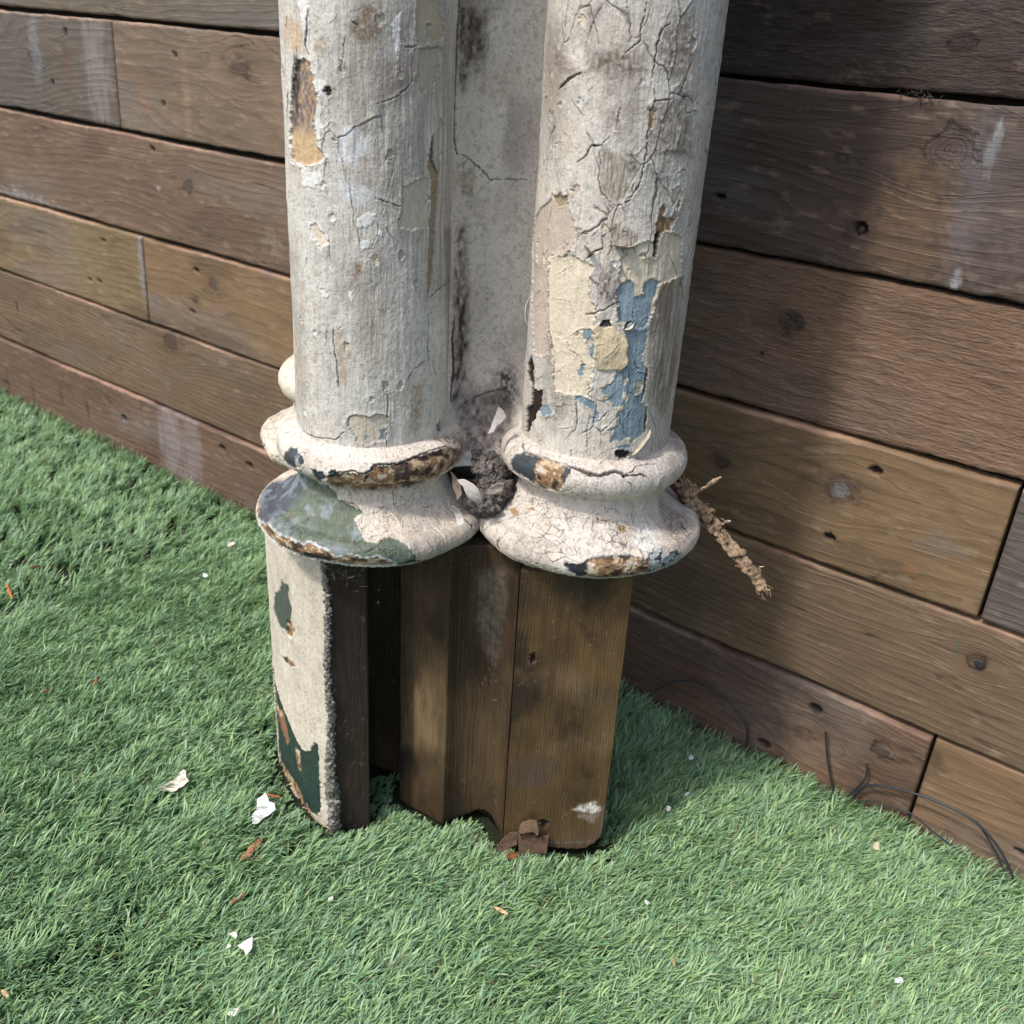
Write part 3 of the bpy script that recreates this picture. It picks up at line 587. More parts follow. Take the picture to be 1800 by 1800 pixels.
for q_, w_ in [([(590, 0), (580, 150), (585, 300), (590, 480), (600, 680), (630, 800), (625, 960), (640, 1090)], .0006), ([(820, 210), (870, 160), (940, 130)], .0012), ([(770, 1100), (775, 1200), (765, 1280), (720, 1300)], .0007), ([(860, 1180), (830, 1290), (840, 1340), (830, 1430)], .0006),
    ([(1240, 190), (1225, 330)], .0005), ([(1215, 890), (1205, 960), (1185, 1100)], .0012), ([(1212, 1130), (1200, 1290)], .0016), ([(1140, 440), (1130, 560), (1150, 700)], .0004), ([(1100, 900), (1110, 1000)], .0004), ([(740, 1400), (730, 1470)], .0005),
    ([(1310, 1000), (1305, 1110)], .0006), ([(1285, 1350), (1240, 1420), (1220, 1460)], .0010), ([(560, 700), (620, 770)], .0004), ([(450, 0), (452, 200), (450, 400), (462, 560), (450, 700)], .0010), ([(385, 1160), (395, 1260), (430, 1360)], .0009), ([(910, 1230), (960, 1170), (985, 1160)], .0005),
    ([(1330, 900), (1280, 990)], .0004), ([(620, 450), (720, 470), (750, 560)], .0003), ([(640, 300), (760, 240)], .0003), ([(730, 690), (780, 650), (880, 640)], .0005)]:
    s2.crack(R4(q_), w_)
s2.wander(20, (-.10, .12, .02, .55)); s2.crackle(.034, .070, .00030, .0014, .08, 3); s2.crackle(.012, .018, .00016, .0005, .30, 5, al=.5); s2.chips(34, (-.12, .14, .02, .55), [PINK*.95, CREAM*.9, WHITE*.9, TOPC*.8])
shaft2 = s2.build('shaft', MP, colm, True)

# ---- left shaft
s1 = lathe_canvas(C1, shaft_prof, zsh-.545, 430, 60, lin(202, 199, 191, .82), 23, .002)
top_coat(s1, 23, .38, .2, .3)
s1.smudge(R1([(640, 300), (900, 20), (1200, 0), (1440, 0), (1440, 1900), (1250, 1900), (1000, 1300), (700, 900)]), lin(146, 136, 122, .8), .55, .02, .006, (500, 14), 1.2)
s1.smudge(R1([(830, 40), (960, 20), (950, 250), (850, 260), (760, 200)]), lin(134, 116, 96, .8), .85, .006)
s1.smudge(R1([(900, 430), (1150, 350), (1130, 620), (960, 640)]), lin(150, 132, 128, .8), .7, .008, freq=(600, 20))
s1.smudge(R1([(350, 100), (460, 130), (480, 330), (400, 330), (350, 250)]), lin(206, 172, 128, .8), .7, .004)
s1.smudge(R1([(540, 240), (610, 240), (600, 320), (550, 320)]), lin(168, 148, 116, .8), .8, .003)
orange = [(440, 370), (520, 370), (550, 500), (575, 640), (545, 740), (560, 880), (600, 980), (625, 1010), (500, 1060), (410, 1020), (398, 900), (395, 780), (405, 600), (430, 470)]
def orf(S, T):
    n = fbm(S*200, T*200, 4, 4, 320); c = lin(206, 178, 140, .82)*(1+.22*n)[:, None]
    zt = s1_ot; k = (sm(zt-.012, zt+.006, T+.008*n))[:, None]
    n2 = fbm(S*330, T*230, 9, 4, 321); cd = lin(150, 136, 128, .8)*(1+.8*n2)[:, None]; kk = sm(.1, .3, n2)[:, None]; cd = cd*(1-kk)+lin(196, 160, 122, .8)*kk
    return c*(1-k)+cd*k
s1_ot = s1.st(R1([(480, 800)]))[0, 1]
s1.hole(R1(orange), TAN, .0018, .0034, .0016, .8, orf, rim=WHITE)
s1.hole(R1([(560, 500), (620, 520), (600, 700), (590, 900), (560, 860), (565, 650)]), WHITE, -.0004, .0025, 0)
s1.hole(R1([(600, 570), (650, 550), (670, 580), (640, 620)]), WOODD, .002, .0015, .0008)
s1.smudge(R1([(420, 350), (460, 360), (430, 820), (398, 830), (405, 560)]), lin(54, 44, 42, .8), .85, .002, freq=(500, 60))
s1.hole(R1([(520, 1420), (570, 1420), (640, 1530), (590, 1570), (540, 1500)]), CREAM*.95, .0006, .0018, .0008, rim=WHITE)
s1.hole(R1([(1190, -20), (1335, -20), (1345, 90), (1372, 190), (1370, 240), (1280, 268), (1205, 280), (1192, 200), (1195, 100)]), lin(184, 174, 152, .84), .0009, .0010, .0012)
s1.hole(R1([(1200, 300), (1355, 285), (1325, 480), (1295, 600), (1230, 580), (1190, 500), (1215, 400)]), lin(182, 174, 156, .84), .0008, .0012, .0012)
s1.hole(R1([(1285, 900), (1300, 850), (1292, 1000), (1325, 1095), (1345, 1000), (1330, 1130), (1322, 1250), (1312, 1400), (1302, 1600), (1290, 1800), (1262, 1880), (1262, 1700), (1268, 1500), (1282, 1300), (1285, 1120), (1262, 1060)]), lin(168, 148, 120, .8), .0016, .0007, .0013, .5)
s1.hole(R1([(1105, 1180), (1180, 1150), (1255, 1120), (1272, 1250), (1275, 1440), (1170, 1460), (1075, 1440), (1085, 1390), (1105, 1330)]), lin(192, 186, 170, .84), .0005, .0008, .0009)
for q in ([(720, 800), (820, 810), (900, 880), (900, 960), (830, 1000), (790, 1050), (700, 1010)], [(710, 1150), (840, 1160), (930, 1220), (850, 1310), (720, 1240)]): s1.smudge(R1(q), lin(222, 226, 230, .85), .9, .004, .004, (500, 60))
for q in ([(808, 1390), (870, 1355), (940, 1350), (905, 1430), (845, 1448)], [(860, 1650), (940, 1620), (915, 1655), (880, 1660)], [(940, 1465), (985, 1465), (980, 1490), (945, 1490)], [(830, 1540), (940, 1530), (880, 1580), (840, 1590)], [(500, 270), (440, 0), (500, 0), (520, 150)], [(470, 1080), (600, 1100), (560, 1200), (480, 1180)], [(1045, 150), (1100, 60), (1095, 280), (1075, 390), (1060, 260), (1035, 240)]): s1.hole(R1(q), WHITE, -.0006, .002, 0)
heart = [(750, 1240), (765, 1205), (795, 1185), (850, 1185), (900, 1200), (940, 1180), (1010, 1190), (1005, 1350), (940, 1355), (880, 1380), (825, 1360), (790, 1290)]
s1.hole(R3(heart), lin(206, 196, 178, .84), .0007, .0008, .0012)
s1.hole(R3([(962, 1280), (1003, 1273), (1001, 1342), (960, 1338), (975, 1310)]), BLUE, .0006, .0006, .0003, .5); s1.hole(R3([(858, 1320), (880, 1310), (885, 1335), (865, 1340)]), BLUE*1.1, .0003, .0008, 0)
s1.hole(R3([(1318, 1345), (1325, 1250), (1340, 1205), (1352, 1260), (1336, 1330)]), lin(20, 16, 14), .004, .0004, .0016)
s1.hole(R3([(580, 410), (610, 400), (640, 430), (610, 455)]), WHITE, -.0006, .001, 0); s1.hole(R3([(765, 400), (795, 400), (790, 470), (772, 455)]), WHITE, -.0006, .001, 0)
s1.smudge(R3([(800, 220), (850, 230), (830, 350), (790, 340)]), lin(140, 108, 76, .8), .8, .003); s1.smudge(R3([(1170, 1000), (1230, 1000), (1220, 1280), (1170, 1290)]), lin(150, 122, 88, .8), .7, .004)
s1.smudge(R3([(690, 640), (760, 700), (760, 1000), (700, 1000)]), lin(180, 158, 130, .8), .7, .005); s1.smudge(R3([(1370, 0), (1470, 0), (1440, 1100), (1390, 1000), (1380, 500)]), lin(120, 108, 100, .8), .7, .006, freq=(500, 14))
for q_, w_ in [([(945, 655), (1060, 620), (1130, 560), (1170, 520), (1165, 340)], .0007), ([(930, 1250), (1000, 1280), (1100, 1310)], .0006), ([(505, 60), (505, 180), (490, 290), (515, 340)], .0012), ([(375, 110), (365, 190)], .0016), ([(440, 290), (435, 450)], .0009), ([(790, 140), (820, 160)], .0014),
    ([(1300, 850), (1292, 1000), (1325, 1095)], .0008), ([(1105, 1330), (1080, 1400), (1085, 1460)], .0005), ([(720, 440), (735, 350), (745, 240)], .0006), ([(380, 560), (378, 800)], .0014), ([(1200, 285), (1165, 300), (1120, 290)], .0008)]: s1.crack(R1(q_), w_)
for q_, w_ in [([(670, 630), (675, 790), (690, 850), (700, 960), (705, 1010)], .0009), ([(1270, 540), (1275, 650), (1265, 750), (1275, 850)], .0008), ([(1265, 830), (1180, 900), (1130, 980)], .0007), ([(1450, 325), (1380, 360), (1335, 385), (1290, 440), (1260, 440)], .0009), ([(1330, 300), (1332, 380)], .0008),
    ([(1015, 1020), (1012, 1120), (1008, 1250), (1000, 1410)], .0007), ([(455, 1210), (480, 1290), (560, 1330), (690, 1342), (740, 1290)], .0008), ([(1310, 1350), (1240, 1400), (1150, 1420)], .0006), ([(750, 1240), (765, 1205), (795, 1185), (850, 1185), (900, 1200), (940, 1180), (1010, 1190)], .0006), ([(470, 600), (520, 700)], .0004), ([(625, 640), (620, 780)], .0004)]: s1.crack(R3(q_), w_)
s1.wander(10, (-.12, .11, .02, .55), vert=.5); s1.crackle(.045, .10, .00026, .0010, .14, 7, al=.6); s1.chips(30, (-.14, .10, .02, .55), [CREAM*.85, WHITE*.95, TOPC*.8, WHITE*.95])
s1.build('shaft', MP, colm, True)
# ---- rear shaft, mostly hidden behind the left one
zsc = np.concatenate([np.arange(.545, 1.10, .004), np.linspace(1.105, 2.25, 40)])
s3 = lathe_canvas(C3, shaft_prof, zsc-.545, 120, 40, TOPC, 31, .0015); top_coat(s3, 31); s3.build('shaft', MP, colm, True)

# ---- ring and bell mouldings
def arc(cx, cz, r, a0, a1, n=14, sx=1.): return [(cx+sx*r*math.cos(math.radians(t)), cz+r*math.sin(math.radians(t))) for t in np.linspace(a0, a1, n)]
ring_prof = [(.083, .5795), (.0905, .5775)]+arc(.0905, .5545, .0222, 84, -80, 22)+[(.0925, .5285), (.088, .5275)]
bell_prof = [(.086, .534), (.0895, .529), (.0890, .520), (.0905, .511), (.0950, .501), (.1030, .4925), (.1120, .4865), (.1200, .4812)]+arc(.1245, .4650, .0160, 66, -82, 16)+[(.119, .4480), (.06, .4465)]
def ts_of(prof, d): L = np.hypot(*np.diff(np.array(prof), axis=0).T).sum(); return np.linspace(0, L, int(L/d))
slate_f = lambda S, T: SLATE*(1+.35*fbm(S*160, T*160, 3, 4, 330))[:, None]
r1 = lathe_canvas(C1, ring_prof, ts_of(ring_prof, .0008), 440, 60, lin(212, 204, 192, .82), 41, .0014); top_coat(r1, 41, .4, .25, .05)
r1.hole(R5([(640, 480), (690, 472), (780, 470), (870, 485), (905, 460), (930, 430), (1000, 425), (1080, 418), (1180, 380), (1280, 345), (1380, 312), (1480, 330), (1500, 400), (1480, 480), (1400, 560), (1250, 590), (1000, 600), (800, 585), (660, 570)]), TAN, .0018, .0010, .0024, .7, rustf(2, .1))
r1.hole(R5([(1040, 440), (1160, 400), (1170, 500), (1060, 540)]), lin(74, 58, 54, .8), .0003, .003, 0, colf=lambda S, T: lin(84, 66, 60, .8)*(1+.8*fbm(S*300, T*300, 3, 3, 5))[:, None])
r1.crack(R5([(640, 470), (780, 462), (870, 478), (905, 455), (930, 425), (1000, 418), (1080, 415), (1180, 372), (1280, 335), (1380, 305)]), .0012, .003)
for q in ([(355, 370), (400, 310), (440, 320), (470, 370), (482, 410), (455, 445), (415, 440), (360, 400)], [(530, 445), (600, 462), (640, 500), (580, 530), (545, 490)], [(645, 450), (695, 455), (690, 500), (645, 495)]): r1.hole(R5(q), SLATE, .0010, .0014, .001, .45, slate_f)
r1.smudge(R5([(420, 370), (450, 360), (450, 440), (425, 420)]), WHITE, .7, .0015, .002)
r1.smudge(R5([(1250, 240), (1480, 200), (1540, 350), (1500, 480), (1400, 330)]), lin(116, 98, 86, .8), .8, .008)
r1.wander(24, (-.12, .12, 0, .05), ln=(3, 8)); r1.crackle(.014, .012, .00024, .0008, .10, 17, al=.6); r1.chips(10, (-.12, .12, .01, .05), [TAN*.8, SLATE, CREAM], (.0015, .004), .0010, .8); r1.build('ring_moulding', MP, colm, True)
r2 = lathe_canvas(C2, ring_prof, ts_of(ring_prof, .0008), 440, 60, lin(206, 198, 188, .82), 43, .0014); top_coat(r2, 43, .45, .2, .05)
r2.hole(R6([(355, 400), (390, 355), (430, 338), (480, 365), (560, 380), (640, 405), (732, 450), (700, 520), (660, 590), (560, 570), (440, 500), (365, 460)]), TAN, .0012, .0014, .0014, .6, lambda S, T: np.where((S < r2_s)[:, None], slate_f(S, T)*.85, rustf(6, .1)(S, T)))if False else None
r2_s = r2.st(R6([(500, 440)]))[0, 0]; r2_s2 = r2.st(R6([(690, 480)]))[0, 0]
def r2f(S, T):
    n = fbm(S*260, T*260, 1, 3, 340); k = (sm(.0, .003, (S-r2_s)+.005*n)*sm(.0, -.003, (S-r2_s2)+.004*n))[:, None]; return slate_f(S, T)*.85*(1-k)+rustf(6, .3)(S, T)*k
r2.hole(R6([(355, 400), (390, 355), (430, 338), (480, 365), (560, 380), (640, 405), (732, 450), (700, 520), (660, 590), (560, 570), (440, 500), (365, 460)]), TAN, .0012, .0014, .0014, .6, r2f)
for q_, w_ in [([(470, 345), (560, 375), (640, 402), (680, 410), (740, 435)], .0009), ([(740, 435), (800, 460), (860, 480), (920, 490), (950, 480), (980, 468), (1020, 462), (1060, 480), (1070, 492)], .0021), ([(1070, 492), (1120, 490), (1180, 482), (1215, 510)], .0010), ([(1080, 480), (1130, 460), (1150, 430), (1200, 420), (1270, 415)], .0007), ([(430, 280), (440, 340), (520, 370)], .0010)]: r2.crack(R6(q_), w_, .0035, taper=False)
r2.smudge(R6([(1200, 240), (1400, 230), (1400, 400), (1300, 420)]), lin(150, 134, 128, .8), .7, .006, freq=(300, 300))
r2.wander(24, (-.12, .12, 0, .05), ln=(3, 8)); r2.crackle(.014, .012, .00024, .0008, .05, 19, al=.6); r2.build('ring_moulding', MP, colm, True)
r3 = lathe_canvas(C3, ring_prof, ts_of(ring_prof, .0012), 330, 40, lin(214, 206, 188, .8), 45, .004); top_coat(r3, 45, .3, .4, .05); r3.build('ring_moulding', MP, colm, True)

b1 = lathe_canvas(C1, bell_prof, ts_of(bell_prof, .0008), 500, 60, lin(206, 196, 182, .82), 51, .0016); top_coat(b1, 51, .4, .25, .05)
def greenf(S, T):
    n = fbm(S*42, T*42, 1, 4, 350); k = sm(-.45, .15, n+(S+.10)*6)[:, None]
    c = lin(82, 88, 96, .8)*(1-k)+lin(100, 112, 96, .8)*k; c = c*(1+.3*fbm(S*220, T*220, 3, 3, 351))[:, None]
    k = (sm(.0, .5, fbm(S*60, T*90, 5, 5, 352))*.6)[:, None]; c = c*(1-k)+lin(150, 164, 172, .8)*k
    k = (sm(.36, .55, fbm(S*240, T*240, 7, 3, 353))*.35)[:, None]; return c*(1-k)+lin(166, 142, 118, .8)*k
b1.hole(np.vstack([b1.st(R5([(520, 500), (640, 560), (690, 590), (690, 630), (740, 660), (810, 690), (855, 720), (800, 760), (830, 830), (885, 910), (955, 922), (968, 895), (1030, 880), (1090, 900), (1160, 965), (1205, 1020), (1268, 1020), (1245, 1070), (1200, 1120), (900, 1130), (600, 1100), (400, 1040), (200, 930), (110, 760), (110, 650), (250, 540)])), [(-.24, .05), (-.22, .0), (-.10, -.002)]]), GREEN, .0011, .0010, .0013, .42, greenf, raw=True)
b1.hole(R5([(130, 740), (190, 770), (260, 800), (330, 870), (400, 890), (470, 925), (520, 910), (620, 965), (700, 1010), (780, 995), (850, 1015), (900, 1015), (950, 1000), (1010, 1030), (1070, 1050), (1050, 1090), (1000, 1140), (850, 1140), (550, 1110), (450, 1070), (300, 990), (180, 900), (120, 800)]), TAN, .0008, .0012, .0006, .7, rustf(8, -.3), rim=WHITE)
b1.hole(R5([(150, 660), (215, 640), (200, 720), (150, 760)]), TAN, .0006, .002, .0004, .7, rustf(9, -.3))
b1.hole(R5([(465, 985), (520, 985), (575, 1010), (560, 1040), (480, 1025)]), SLATE*.6, .0004, .001, .0003, .4)
b1.hole(R5([(1090, 1050), (1190, 1020), (1268, 1020), (1240, 1060), (1110, 1085)]), lin(56, 64, 56, .8), .0004, .001, .0003, .4)
for q_, w_ in [([(325, 600), (360, 570)], .0012), ([(290, 715), (340, 695), (380, 705), (400, 690)], .0007), ([(460, 790), (500, 770), (530, 730)], .0007), ([(1050, 560), (1055, 690)], .0007), ([(860, 745), (950, 720), (1000, 680)], .0004), ([(1310, 790), (1350, 830), (1400, 840)], .0006), ([(1440, 660), (1480, 760), (1545, 820)], .0013), ([(1545, 790), (1548, 830)], .0016), ([(480, 900), (490, 860)], .0004), ([(950, 850), (940, 900)], .0003), ([(735, 650), (800, 670), (855, 715)], .0007), ([(1460, 560), (1470, 630)], .0012)]: b1.crack(R5(q_), w_)
b1.wander(60, (-.02, .14, .02, .085), ln=(3, 9), wd=(.0002, .0005)); b1.crackle(.013, .013, .00026, .0009, .12, 15, al=.6); b1.build('bell_moulding', MP, colm, True)
b2 = lathe_canvas(C2, bell_prof, ts_of(bell_prof, .0008), 500, 60, lin(208, 200, 190, .82), 53, .0016); top_coat(b2, 53, .35, .2, .05)
b2_a = b2.st(R6([(830, 1060)]))[0, 0]; b2_b = b2.st(R6([(1220, 1040)]))[0, 0]
def b2f(S, T):
    n = fbm(S*200, T*200, 1, 3, 360); k = sm(.0, .002, (S-b2_a)+.004*n)[:, None]; c = lin(46, 50, 58, .8)*(1-k)+rustf(12, -.2)(S, T)*k
    k = sm(.0, .006, (S-b2_b)+.006*n)[:, None]; c2_ = lin(176, 184, 186, .8)*(1+.6*n)[:, None]; kk = sm(.2, .3, n)[:, None]; c2_ = c2_*(1-kk)+lin(60, 62, 64, .8)*kk
    return c*(1-k)+c2_*k
b2.hole(R6([(700, 1030), (740, 1050), (800, 1045), (845, 1015), (900, 1005), (980, 1000), (1060, 1000), (1110, 990), (1200, 1032), (1240, 980), (1260, 945), (1310, 960), (1322, 1010), (1380, 970), (1440, 980), (1410, 1040), (1250, 1130), (1100, 1160), (900, 1160), (780, 1130), (705, 1075)]), TAN, .0014, .0012, .0013, .6, b2f, rim=lin(150, 150, 146, .8), rimw=.0006)
b2.hole(R6([(1030, 815), (1075, 805), (1085, 850), (1040, 855)]), TAN, .0005, .0014, .0005); b2.smudge(R6([(880, 760), (985, 770), (990, 795), (900, 780)]), TAN*.8, .9, .0015)
b2.hole(R6([(335, 700), (370, 690), (410, 720), (385, 738)]), TAN*.9, .0012, .0008, .0015); b2.hole(R6([(455, 695), (500, 700), (480, 715)]), TAN, .0010, .0008, .0013)
b2.smudge(R6([(1140, 830), (1250, 800), (1300, 900), (1250, 1000), (1130, 930)]), WHITE, .8, .006); b2.smudge(R6([(1300, 620), (1450, 720), (1510, 870), (1400, 950), (1300, 760)]), lin(134, 124, 116, .8), .8, .008, freq=(400, 400))
for q_, w_ in [([(375, 940), (410, 905), (450, 870), (500, 885), (550, 880), (590, 850)], .0008), ([(285, 880), (268, 920), (275, 955), (325, 1010), (335, 1100)], .0020), ([(870, 760), (1000, 790), (1170, 840)], .0006), ([(700, 715), (820, 745), (950, 760)], .0003), ([(1420, 770), (1470, 850)], .0016), ([(180, 690), (230, 690)], .0006), ([(240, 810), (300, 775)], .0005), ([(430, 800), (520, 790)], .0004), ([(560, 910), (600, 920)], .0006), ([(490, 640), (560, 650), (660, 650)], .0004), ([(1160, 900), (1220, 880)], .0006)]: b2.crack(R6(q_), w_, lift=.0009)
b2.wander(170, (-.15, .14, .02, .09), ln=(3, 10), wd=(.0002, .0006), depth=.0016); b2.crackle(.013, .012, .00028, .0011, .04, 13); b2.crackle(.0045, .0045, .00015, .0005, .2, 14, al=.45); b2.build('bell_moulding', MP, colm, True)
b3 = lathe_canvas(C3, bell_prof, ts_of(bell_prof, .0012), 360, 40, lin(210, 200, 184, .8), 55, .010); top_coat(b3, 55, .3, .5, .05)
b3.hole(R5([(200, 300), (240, 290), (260, 360), (230, 380)]), TAN, .001, .003, .002, colf=rustf(14, -.3)); b3.crackle(.014, .014, .0004, .0014, -.1, 21); b3.chips(26, (-.02, .14, .01, .09), [TAN, CREAM, TOPC*.7], (.003, .009), .0022, 1.); b3.wander(40, (-.02, .14, .01, .085)); b3.build('bell_moulding', MP, colm, True)

# ---- sheets between the shafts
def sheet(path, ts, col, seed, off=None, M=MC, zcol=None, clockwise=False):
    """vertical surface over a plan path; returns canvas in the column's frame"""
    path = np.array(path, float); L = np.concatenate([[0], np.cumsum(np.hypot(*np.diff(path, axis=0).T))])
    s = np.linspace(0, L[-1], max(3, int(L[-1]/.0011))); x = np.interp(s, L, path[:, 0]); y = np.interp(s, L, path[:, 1])
    dx = np.gradient(x, s); dy = np.gradient(y, s); n = np.hypot(dx, dy); nx, ny = dy/n, -dx/n
    S, T = np.meshgrid(s, ts, indexing='ij'); P = np.stack([x[:, None]+0*T, y[:, None]+0*T, T], -1)-np.array([ORG[0], ORG[1], 0])
    N = np.stack([nx[:, None]+0*T, ny[:, None]+0*T, 0*T], -1)
    if off is not None: P = P+off(S, T)
    return Canvas(P, N, S, T, col, M, seed)
pa = C1+a_*.066+b_*.048; pb = C2-a_*.066+b_*.048; mid = (pa+pb)/2+b_*.026
tt_ = np.linspace(0, 1, 30); qp = [((1-t)**2*pa+2*t*(1-t)*(mid*2-(pa+pb)/2)+t*t*pb)[:2] for t in tt_]
zp = np.concatenate([np.arange(.530, 1.10, .0011), np.linspace(1.105, 2.25, 40)])
def coff(S, T):
    k = sm(.665, .535, T)**1.5*.085; return -b_[None, None]*k[..., None]
pn = sheet(qp, zp, lin(222, 214, 202, .9), 61, coff)
pn.N = np.where(True, pn.N, 0); top_coat(pn, 61, .45, .3, .08)
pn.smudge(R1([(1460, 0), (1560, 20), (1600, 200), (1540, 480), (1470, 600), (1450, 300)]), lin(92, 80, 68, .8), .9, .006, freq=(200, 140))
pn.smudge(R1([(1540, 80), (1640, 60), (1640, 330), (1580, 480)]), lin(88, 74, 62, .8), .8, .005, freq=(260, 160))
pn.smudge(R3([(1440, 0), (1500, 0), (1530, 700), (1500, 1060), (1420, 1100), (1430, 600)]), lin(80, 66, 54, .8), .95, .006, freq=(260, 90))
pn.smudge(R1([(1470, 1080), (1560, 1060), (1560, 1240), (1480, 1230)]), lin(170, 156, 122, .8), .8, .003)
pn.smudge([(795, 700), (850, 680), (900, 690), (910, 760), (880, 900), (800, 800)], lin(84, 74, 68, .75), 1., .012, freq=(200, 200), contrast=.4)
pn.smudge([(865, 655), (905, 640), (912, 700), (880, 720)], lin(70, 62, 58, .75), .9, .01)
for q_, w_ in [(R1([(1452, 975), (1500, 985), (1560, 1030), (1610, 1070), (1640, 1110), (1662, 1140), (1700, 1137), (1900, 1140)]), .0009), (R1([(1485, 1085), (1495, 1040), (1520, 1005)]), .0006), (R1([(1660, 1145), (1600, 1190), (1570, 1240)]), .0003), (R3([(1440, 1155), (1520, 1100), (1600, 1060), (1680, 1030), (1740, 1025), (1790, 1050), (1822, 1100)]), .0009), (R1([(1465, 0), (1452, 250), (1438, 500), (1432, 850), (1450, 980)]), .0012), (R3([(1440, 560), (1425, 700), (1430, 900), (1410, 1100)]), .0016), (R3([(1540, 780), (1600, 860)]), .0003)]: pn.crack(q_, w_, .002, jit=.0006, lift=.0002)
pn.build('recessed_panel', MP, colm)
# core behind the shafts
def prism(name, poly, z0, z1, mat, parent, colr, res=.004, seed=0, canvas_fn=None, rg=.5, zbot=None, fq=120, dz=.0016, matgrain=True, hfun=None, order=None):
    """closed solid over a plan polygon (counter-clockwise): dense sides and caps"""
    poly = np.array(poly, float); n = len(poly); pts = []
    A = .5*sum(poly[i][0]*poly[(i+1) % n][1]-poly[(i+1) % n][0]*poly[i][1] for i in range(n))
    if A < 0: poly = poly[::-1]
    xs = []; 
    for i in range(n):
        a, b = poly[i], poly[(i+1) % n]; k = max(1, int(np.linalg.norm(b-a)/res))
        for j in range(k):
            t = j/k; xs.append(a+(b-a)*t)
            if k > 6 and j == 0: xs.append(a+(b-a)*.25/k*1.0)
    xs = np.array(xs); m = len(xs); nx_ = np.roll(xs, -1, 0)-np.roll(xs, 1, 0); nx_ = np.stack([nx_[:, 1], -nx_[:, 0]], -1); nx_ /= np.linalg.norm(nx_, axis=1)[:, None]+1e-9
    s = np.concatenate([[0], np.cumsum(np.linalg.norm(np.diff(xs, axis=0), axis=1))]); ts = np.arange(z0, z1+1e-9, dz)
    S, T0 = np.meshgrid(s, ts, indexing='ij'); T = T0.copy()
    if zbot is not None:
        zb = zbot(xs)[:, None]; T = zb+(T0-z0)*(z1-zb)/(z1-z0)
    P = np.stack([xs[:, 0][:, None]+0*T, xs[:, 1][:, None]+0*T, T], -1)-np.array([ORG[0], ORG[1], 0]); N = np.stack([nx_[:, 0][:, None]+0*T, nx_[:, 1][:, None]+0*T, 0*T], -1)
    cv = Canvas(P, N, S, T, colr, MC, seed)
    if canvas_fn: canvas_fn(cv)
    V = cv.P+cv.N*cv.h[..., None]; nz = len(ts)
    F = grid_faces(m, nz, True); caps = [[i*nz for i in range(m)][::-1], [i*nz+nz-1 for i in range(m)]]
    g = S*fq*.8+5.*fbm(S*9, T*3, seed, 4, seed)+.8*fbm(S*50, T*9, seed, 3, seed+1)
    return mesh_np(name, V, F, mat, parent, cv.col.clip(.004, .9), {'rgh': cv.r if mat == MP else np.full(S.shape, rg), 'top': cv.top, 'grain': g}, caps=caps)
cpoly = [C1+b_*.02, C1+a_*.03+b_*.10, C2-a_*.03+b_*.10, C2+b_*.02, C2+b_*.24+a_*.0, C3+b_*.06, C3-a_*.0]
prism('core', [p[:2] for p in cpoly], .455, 2.24, MP, colm, TOPC*.9, .02, 71, lambda cv: top_coat(cv, 71), dz=.02)
bed = [C1-a_*.06+b_*.02, C2+a_*.05+b_*.02, C2+b_*.2+a_*.04, C3+b_*.05, C3-a_*.06]
prism('bed', [p[:2] for p in bed], .4405, .4495, MWZ, colm, lin(50, 40, 34), .02, 72, dz=.003)

# ---- plinth pieces
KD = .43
def wood_fn(base2, seed, amt=.5):
    def f(cv):
        S, T = cv.S, cv.T; cv.col *= (1+.35*fbm(S*22, T*6, seed, 4, seed))[..., None]; k = (sm(.0, .42, fbm(S*13, T*7, seed+14, 5, seed+15, .62))*.8)[..., None]; cv.col = cv.col*(1-k)+lin(38, 30, 25, .5)*k; cv.col *= (1+.35*fbm(S*45, T*30, seed+21, 5, seed+22, .65))[..., None]
        k = (sm(-.1, .5, fbm(S*14, T*9, seed+4, 4, seed+1))*amt)[..., None]; cv.col = cv.col*(1-k)+np.array(base2)*k
        k = (sm(.50, .65, fbm(S*260, T*200, seed+7, 4, seed+2))*.25)[..., None]; cv.col = cv.col*(1-k)+lin(150, 138, 122)*k
        cv.h += .0004*fbm(S*200, T*14, seed, 3, seed+3)
    return f
P0 = (-.943, -.498); pm = [(-.916, -.515), (-.881, -.529), (-.834, -.546), (-.798, -.553)]; P1 = (-.768, -.5515); P2 = (-.737, -.512)
zt = .4402
